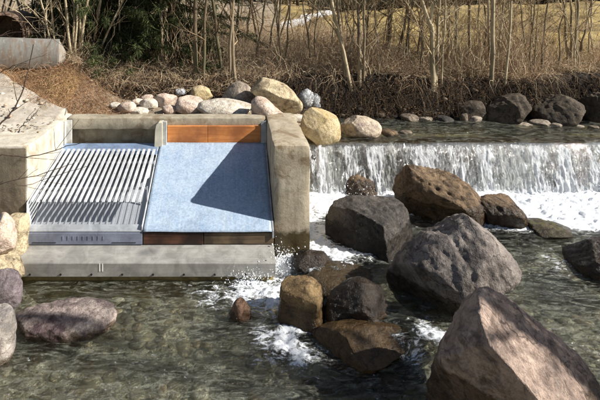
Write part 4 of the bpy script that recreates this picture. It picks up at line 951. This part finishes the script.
M_straw = island('straw', [(190, 158, 122), (170, 134, 102), (206, 178, 140), (140, 106, 80), (180, 142, 110), (124, 94, 72)], .9, .2)
n = 46000; r = rs(37); x = r.uniform(-4.6, -1.5, n); y = r.uniform(6.75, 8.5, n); Bp = np.stack([x, y, T(x, y)-.01], 1)
k = (x+.5*(y-7) < -1.72+r.normal(0, .22, n)) & (y > 6.62+np.clip(-2.4-x, 0, None)*.68+r.normal(0, .12, n)); Bp[:, 2] = np.where(y < 6.72+np.clip(-2.4-x, 0, None)*.68, np.maximum(Bp[:, 2], apz(x, y)-.02), Bp[:, 2]); Bp = Bp[k]; n = len(Bp)
Dd = np.stack([r.normal(.3, .6, n), r.normal(-.5, .5, n), r.uniform(.15, .9, n)], 1)
o = strands('straw_grass', Bp, Dd, np.where(r.rand(n) < .25, r.uniform(.15, .34, n), r.uniform(.05, .17, n)), r.uniform(.0015, .0036, n), M_straw, 3, r.uniform(.3, .9, n), .05, 38, None, True); tag(o, 'dry orange straw grass covering the left bank', 'dry grass', kind='stuff')
M_field = island('field_grass', [(184, 164, 106), (166, 150, 92), (198, 176, 118), (150, 140, 82), (176, 156, 100)], .9, .2)
n = 34000; r, Bp = scatter(n, -3, 22, lambda x, r: 9.6+18*r.rand(n)**1.7, 39); k = Bp[:, 0] < Bp[:, 1]*.86; Bp = Bp[k]; n = len(Bp)
Dd = np.stack([r.normal(0, .5, n), r.normal(-.1, .5, n), r.uniform(.4, 1.2, n)], 1)
o = strands('field_grass', Bp, Dd, r.uniform(.06, .2, n)*(1+.9*np.clip(fbm(Bp[:, 0]*.8, Bp[:, 1]*.8, 0, 59, 3), -.6, 1)), r.uniform(.003, .007, n), M_field, 2, r.uniform(.2, .7, n), .05, 40, None, True); tag(o, 'dry yellow meadow grass of the field behind the bank', 'meadow grass', kind='stuff')
n = 3600; r, Bp = scatter(n, -2.5, 9, lambda x, r: bank_line(x)+r.normal(.15, .2, n), 41)
k = T(Bp[:, 0], Bp[:, 1]) > .9; Bp = Bp[k]; n = len(Bp); s = r.uniform(.012, .035, n)
o = blobs('leaf_litter', Bp+np.array([0, 0, .01]), np.stack([s, s*.8, s*.2], 1), island('bank_litter', [(128, 100, 72), (96, 76, 54), (158, 130, 96), (72, 58, 44)]), I1, 42, .25); tag(o, 'brown leaf litter on the ledge of the far bank', 'leaf litter', kind='stuff')

n = 6000; r, Bp = scatter(n, -3, 11, lambda x, r: bank_line(x)+.5+2.6*r.rand(n)**1.3, 51); k = fbm(Bp[:, 0]*1.1, Bp[:, 1]*1.1, 0, 53, 3) > .12+.12*r.rand(n); Bp = Bp[k]; n = len(Bp)
Dd = np.stack([r.normal(0, .28, n), r.normal(0, .25, n), np.ones(n)], 1)
o = strands('shoots', Bp, Dd, r.uniform(.5, 1.7, n), r.uniform(.0025, .006, n), M_brush, 6, .05, .035, 52); tag(o, 'thin upright shoots and weeds along the far bank', 'shoots', kind='stuff')
r = rs(61); CL = []
for k in range(150):
    cx_, cy_ = r.uniform(1, 16), 10.2+r.rand()**1.4*14
    if cx_ > cy_*.85: continue
    q = np.stack([cx_+r.normal(0, .14, 60), cy_+r.normal(0, .14, 60)], 1); CL.append(q)
CL = np.concatenate(CL); n = len(CL); Bp = np.stack([CL[:, 0], CL[:, 1], T(CL[:, 0], CL[:, 1])], 1)
Dd = np.stack([r.normal(0, .4, n), r.normal(0, .4, n), np.ones(n)], 1)
o = strands('weed_tussocks', Bp, Dd, r.uniform(.12, .42, n), r.uniform(.003, .006, n), island('tussocks', [(150, 126, 86), (122, 102, 70), (172, 150, 104), (104, 88, 62)], .9, .15), 4, r.uniform(.1, .6, n), .05, 62); tag(o, 'dry weed tussocks scattered over the field', 'weeds', kind='stuff')
# dark hedge and far wood
n = 9000; r = rs(43); x = r.uniform(5, 32, n); y = 29+.12*(x-5)+r.uniform(-1, 1, n); Bp = np.stack([x, y, T(x, y)], 1)
Dd = np.stack([r.normal(0, .5, n), r.normal(0, .5, n), r.uniform(.6, 1.5, n)], 1)
o = strands('hedge', Bp, Dd, r.uniform(.4, 1.3, n), r.uniform(.012, .028, n), island('hedge', [(62, 58, 44), (48, 46, 36), (80, 72, 54), (52, 58, 38)]), 3, .2, .1, 44); tag(o, 'dark hedge along the far side of the field', 'hedge', kind='stuff')
n = 12000; r = rs(45); x = r.uniform(-45, 60, n); y = r.uniform(36, 75, n)-8*sm(-2, -15, x); Bp = np.stack([x, y, T(x, y)], 1)
Dd = np.stack([r.normal(0, .12, n), r.normal(0, .12, n), np.ones(n)], 1)
o = strands('far_wood', Bp, Dd, r.uniform(2, 9, n), r.uniform(.04, .12, n), island('far_wood', [(96, 84, 66), (76, 66, 52), (118, 102, 80), (60, 62, 44), (52, 58, 38)]), 3, 0, .05, 46); tag(o, 'brown far wood on the hillside behind the field', 'wood', kind='stuff')

# ------------------------------------------------------------------ twigs reaching in from the left
tw = empty('twig_shrub', (-2.35, 2.9, gz(-2.35, 2.9))); tag(tw, 'dark bare twigs reaching in from the left edge', 'shrub')
lines = [([(-60, 168), (0, 155), (30, 157), (60, 149), (88, 142)], 3.0, .0042), ([(-60, 200), (0, 183), (45, 173), (72, 163)], 3.05, .004), ([(-60, 205), (0, 190), (40, 181), (88, 166)], 2.95, .003),
         ([(-40, 165), (0, 124), (18, 104), (28, 77), (32, 45)], 2.9, .006), ([(-50, 100), (0, 72), (24, 62), (46, 53)], 3.1, .0035), ([(-50, 44), (0, 36), (26, 30), (50, 27)], 3.15, .003), ([(18, 132), (26, 122), (40, 110)], 3.0, .003)]
rg = rs(47); base = np.array(tw.location)
PL = []
for pts, Yd, rad in lines:
    Q = np.array([aty(a_, b_, Yd+.04*rg.randn()) for a_, b_ in pts])
    if pts[0][0] < 0: Q = np.concatenate([[base, base*.5+Q[0]*.5+np.array([-.1, 0, .15])], Q])
    t = np.linspace(0, len(Q)-1, 26); i = np.minimum(t.astype(int), len(Q)-2); f = (t-i)[:, None]
    S_ = Q[i]*(1-f)+Q[i+1]*f; S_[1:-1] = .25*S_[:-2]+.5*S_[1:-1]+.25*S_[2:]
    S_ = S_+rg.normal(0, .004, S_.shape); PL.append((S_, np.linspace(rad*1.4, rad*.45, 26)))
    for k in range(4):
        j = rg.randint(14, 24); d = S_[j+1]-S_[j-1]; d /= np.linalg.norm(d); d2 = d+rg.normal(0, .5, 3); PL.append((path(S_[j], S_[j]+d2*rg.uniform(.05, .14), 4, .01, rg), np.linspace(rad*.45, .0012, 4)))
V, Fc = join_tubes(PL, 5); o = mk('twigs', V, Fc, bark('twig_bark', (66, 52, 44), (92, 76, 64)), tw, True); o.location = -tw.location

# ------------------------------------------------------------------ bank trees outside the picture on the right, which shade the near boulders
for i, (x, y, hgt, rad) in enumerate([(6.9, 2.55, 7, .07), (7.4, 2.05, 7, .09), (8.8, 1.9, 7, .08), (9.6, 1.3, 8, .10)]):
    rg = rs(800+i); g = np.array([x, y, gz(x, y)]); t = empty('bank_tree', g); tag(t, 'bare tree on the right bank outside the picture', 'tree', 'bare trees on the right bank')
    tip = g+np.array([rg.normal(0, .5), rg.normal(0, .4), hgt]); P = path(g-np.array([0, 0, .15]), tip, 14, .5, rg)
    V, Fc = join_tubes([(P, np.linspace(rad, .02, 14))], 8); o = mk('trunk', V, Fc, M_bark['mid'], t, True); o.location = -t.location
    BR = []
    for k in range(16):
        u = rg.uniform(.3, 1); i_ = min(int(u*13), 12); p = P[i_]; ang = rg.uniform(0, 6.283); L = rg.uniform(.8, 2.2)*(1.2-u*.7)
        d = np.array([math.cos(ang), math.sin(ang), rg.uniform(.3, 1.2)]); d /= np.linalg.norm(d); Q = path(p, p+d*L, 6, .3*L, rg); BR.append((Q, np.linspace(.035*(1.2-u), .006, 6)))
        for j in range(8):
            i2 = rg.randint(1, 5); d2 = d+rg.normal(size=3)*.6; d2 /= np.linalg.norm(d2); l2 = L*rg.uniform(.25, .6); BR.append((path(Q[i2], Q[i2]+d2*l2, 4, .2*l2, rg), np.linspace(.009, .003, 4)))
    V, Fc = join_tubes(BR, 4); o = mk('crown', V, Fc, M_twig['mid'], t, True); o.location = -t.location
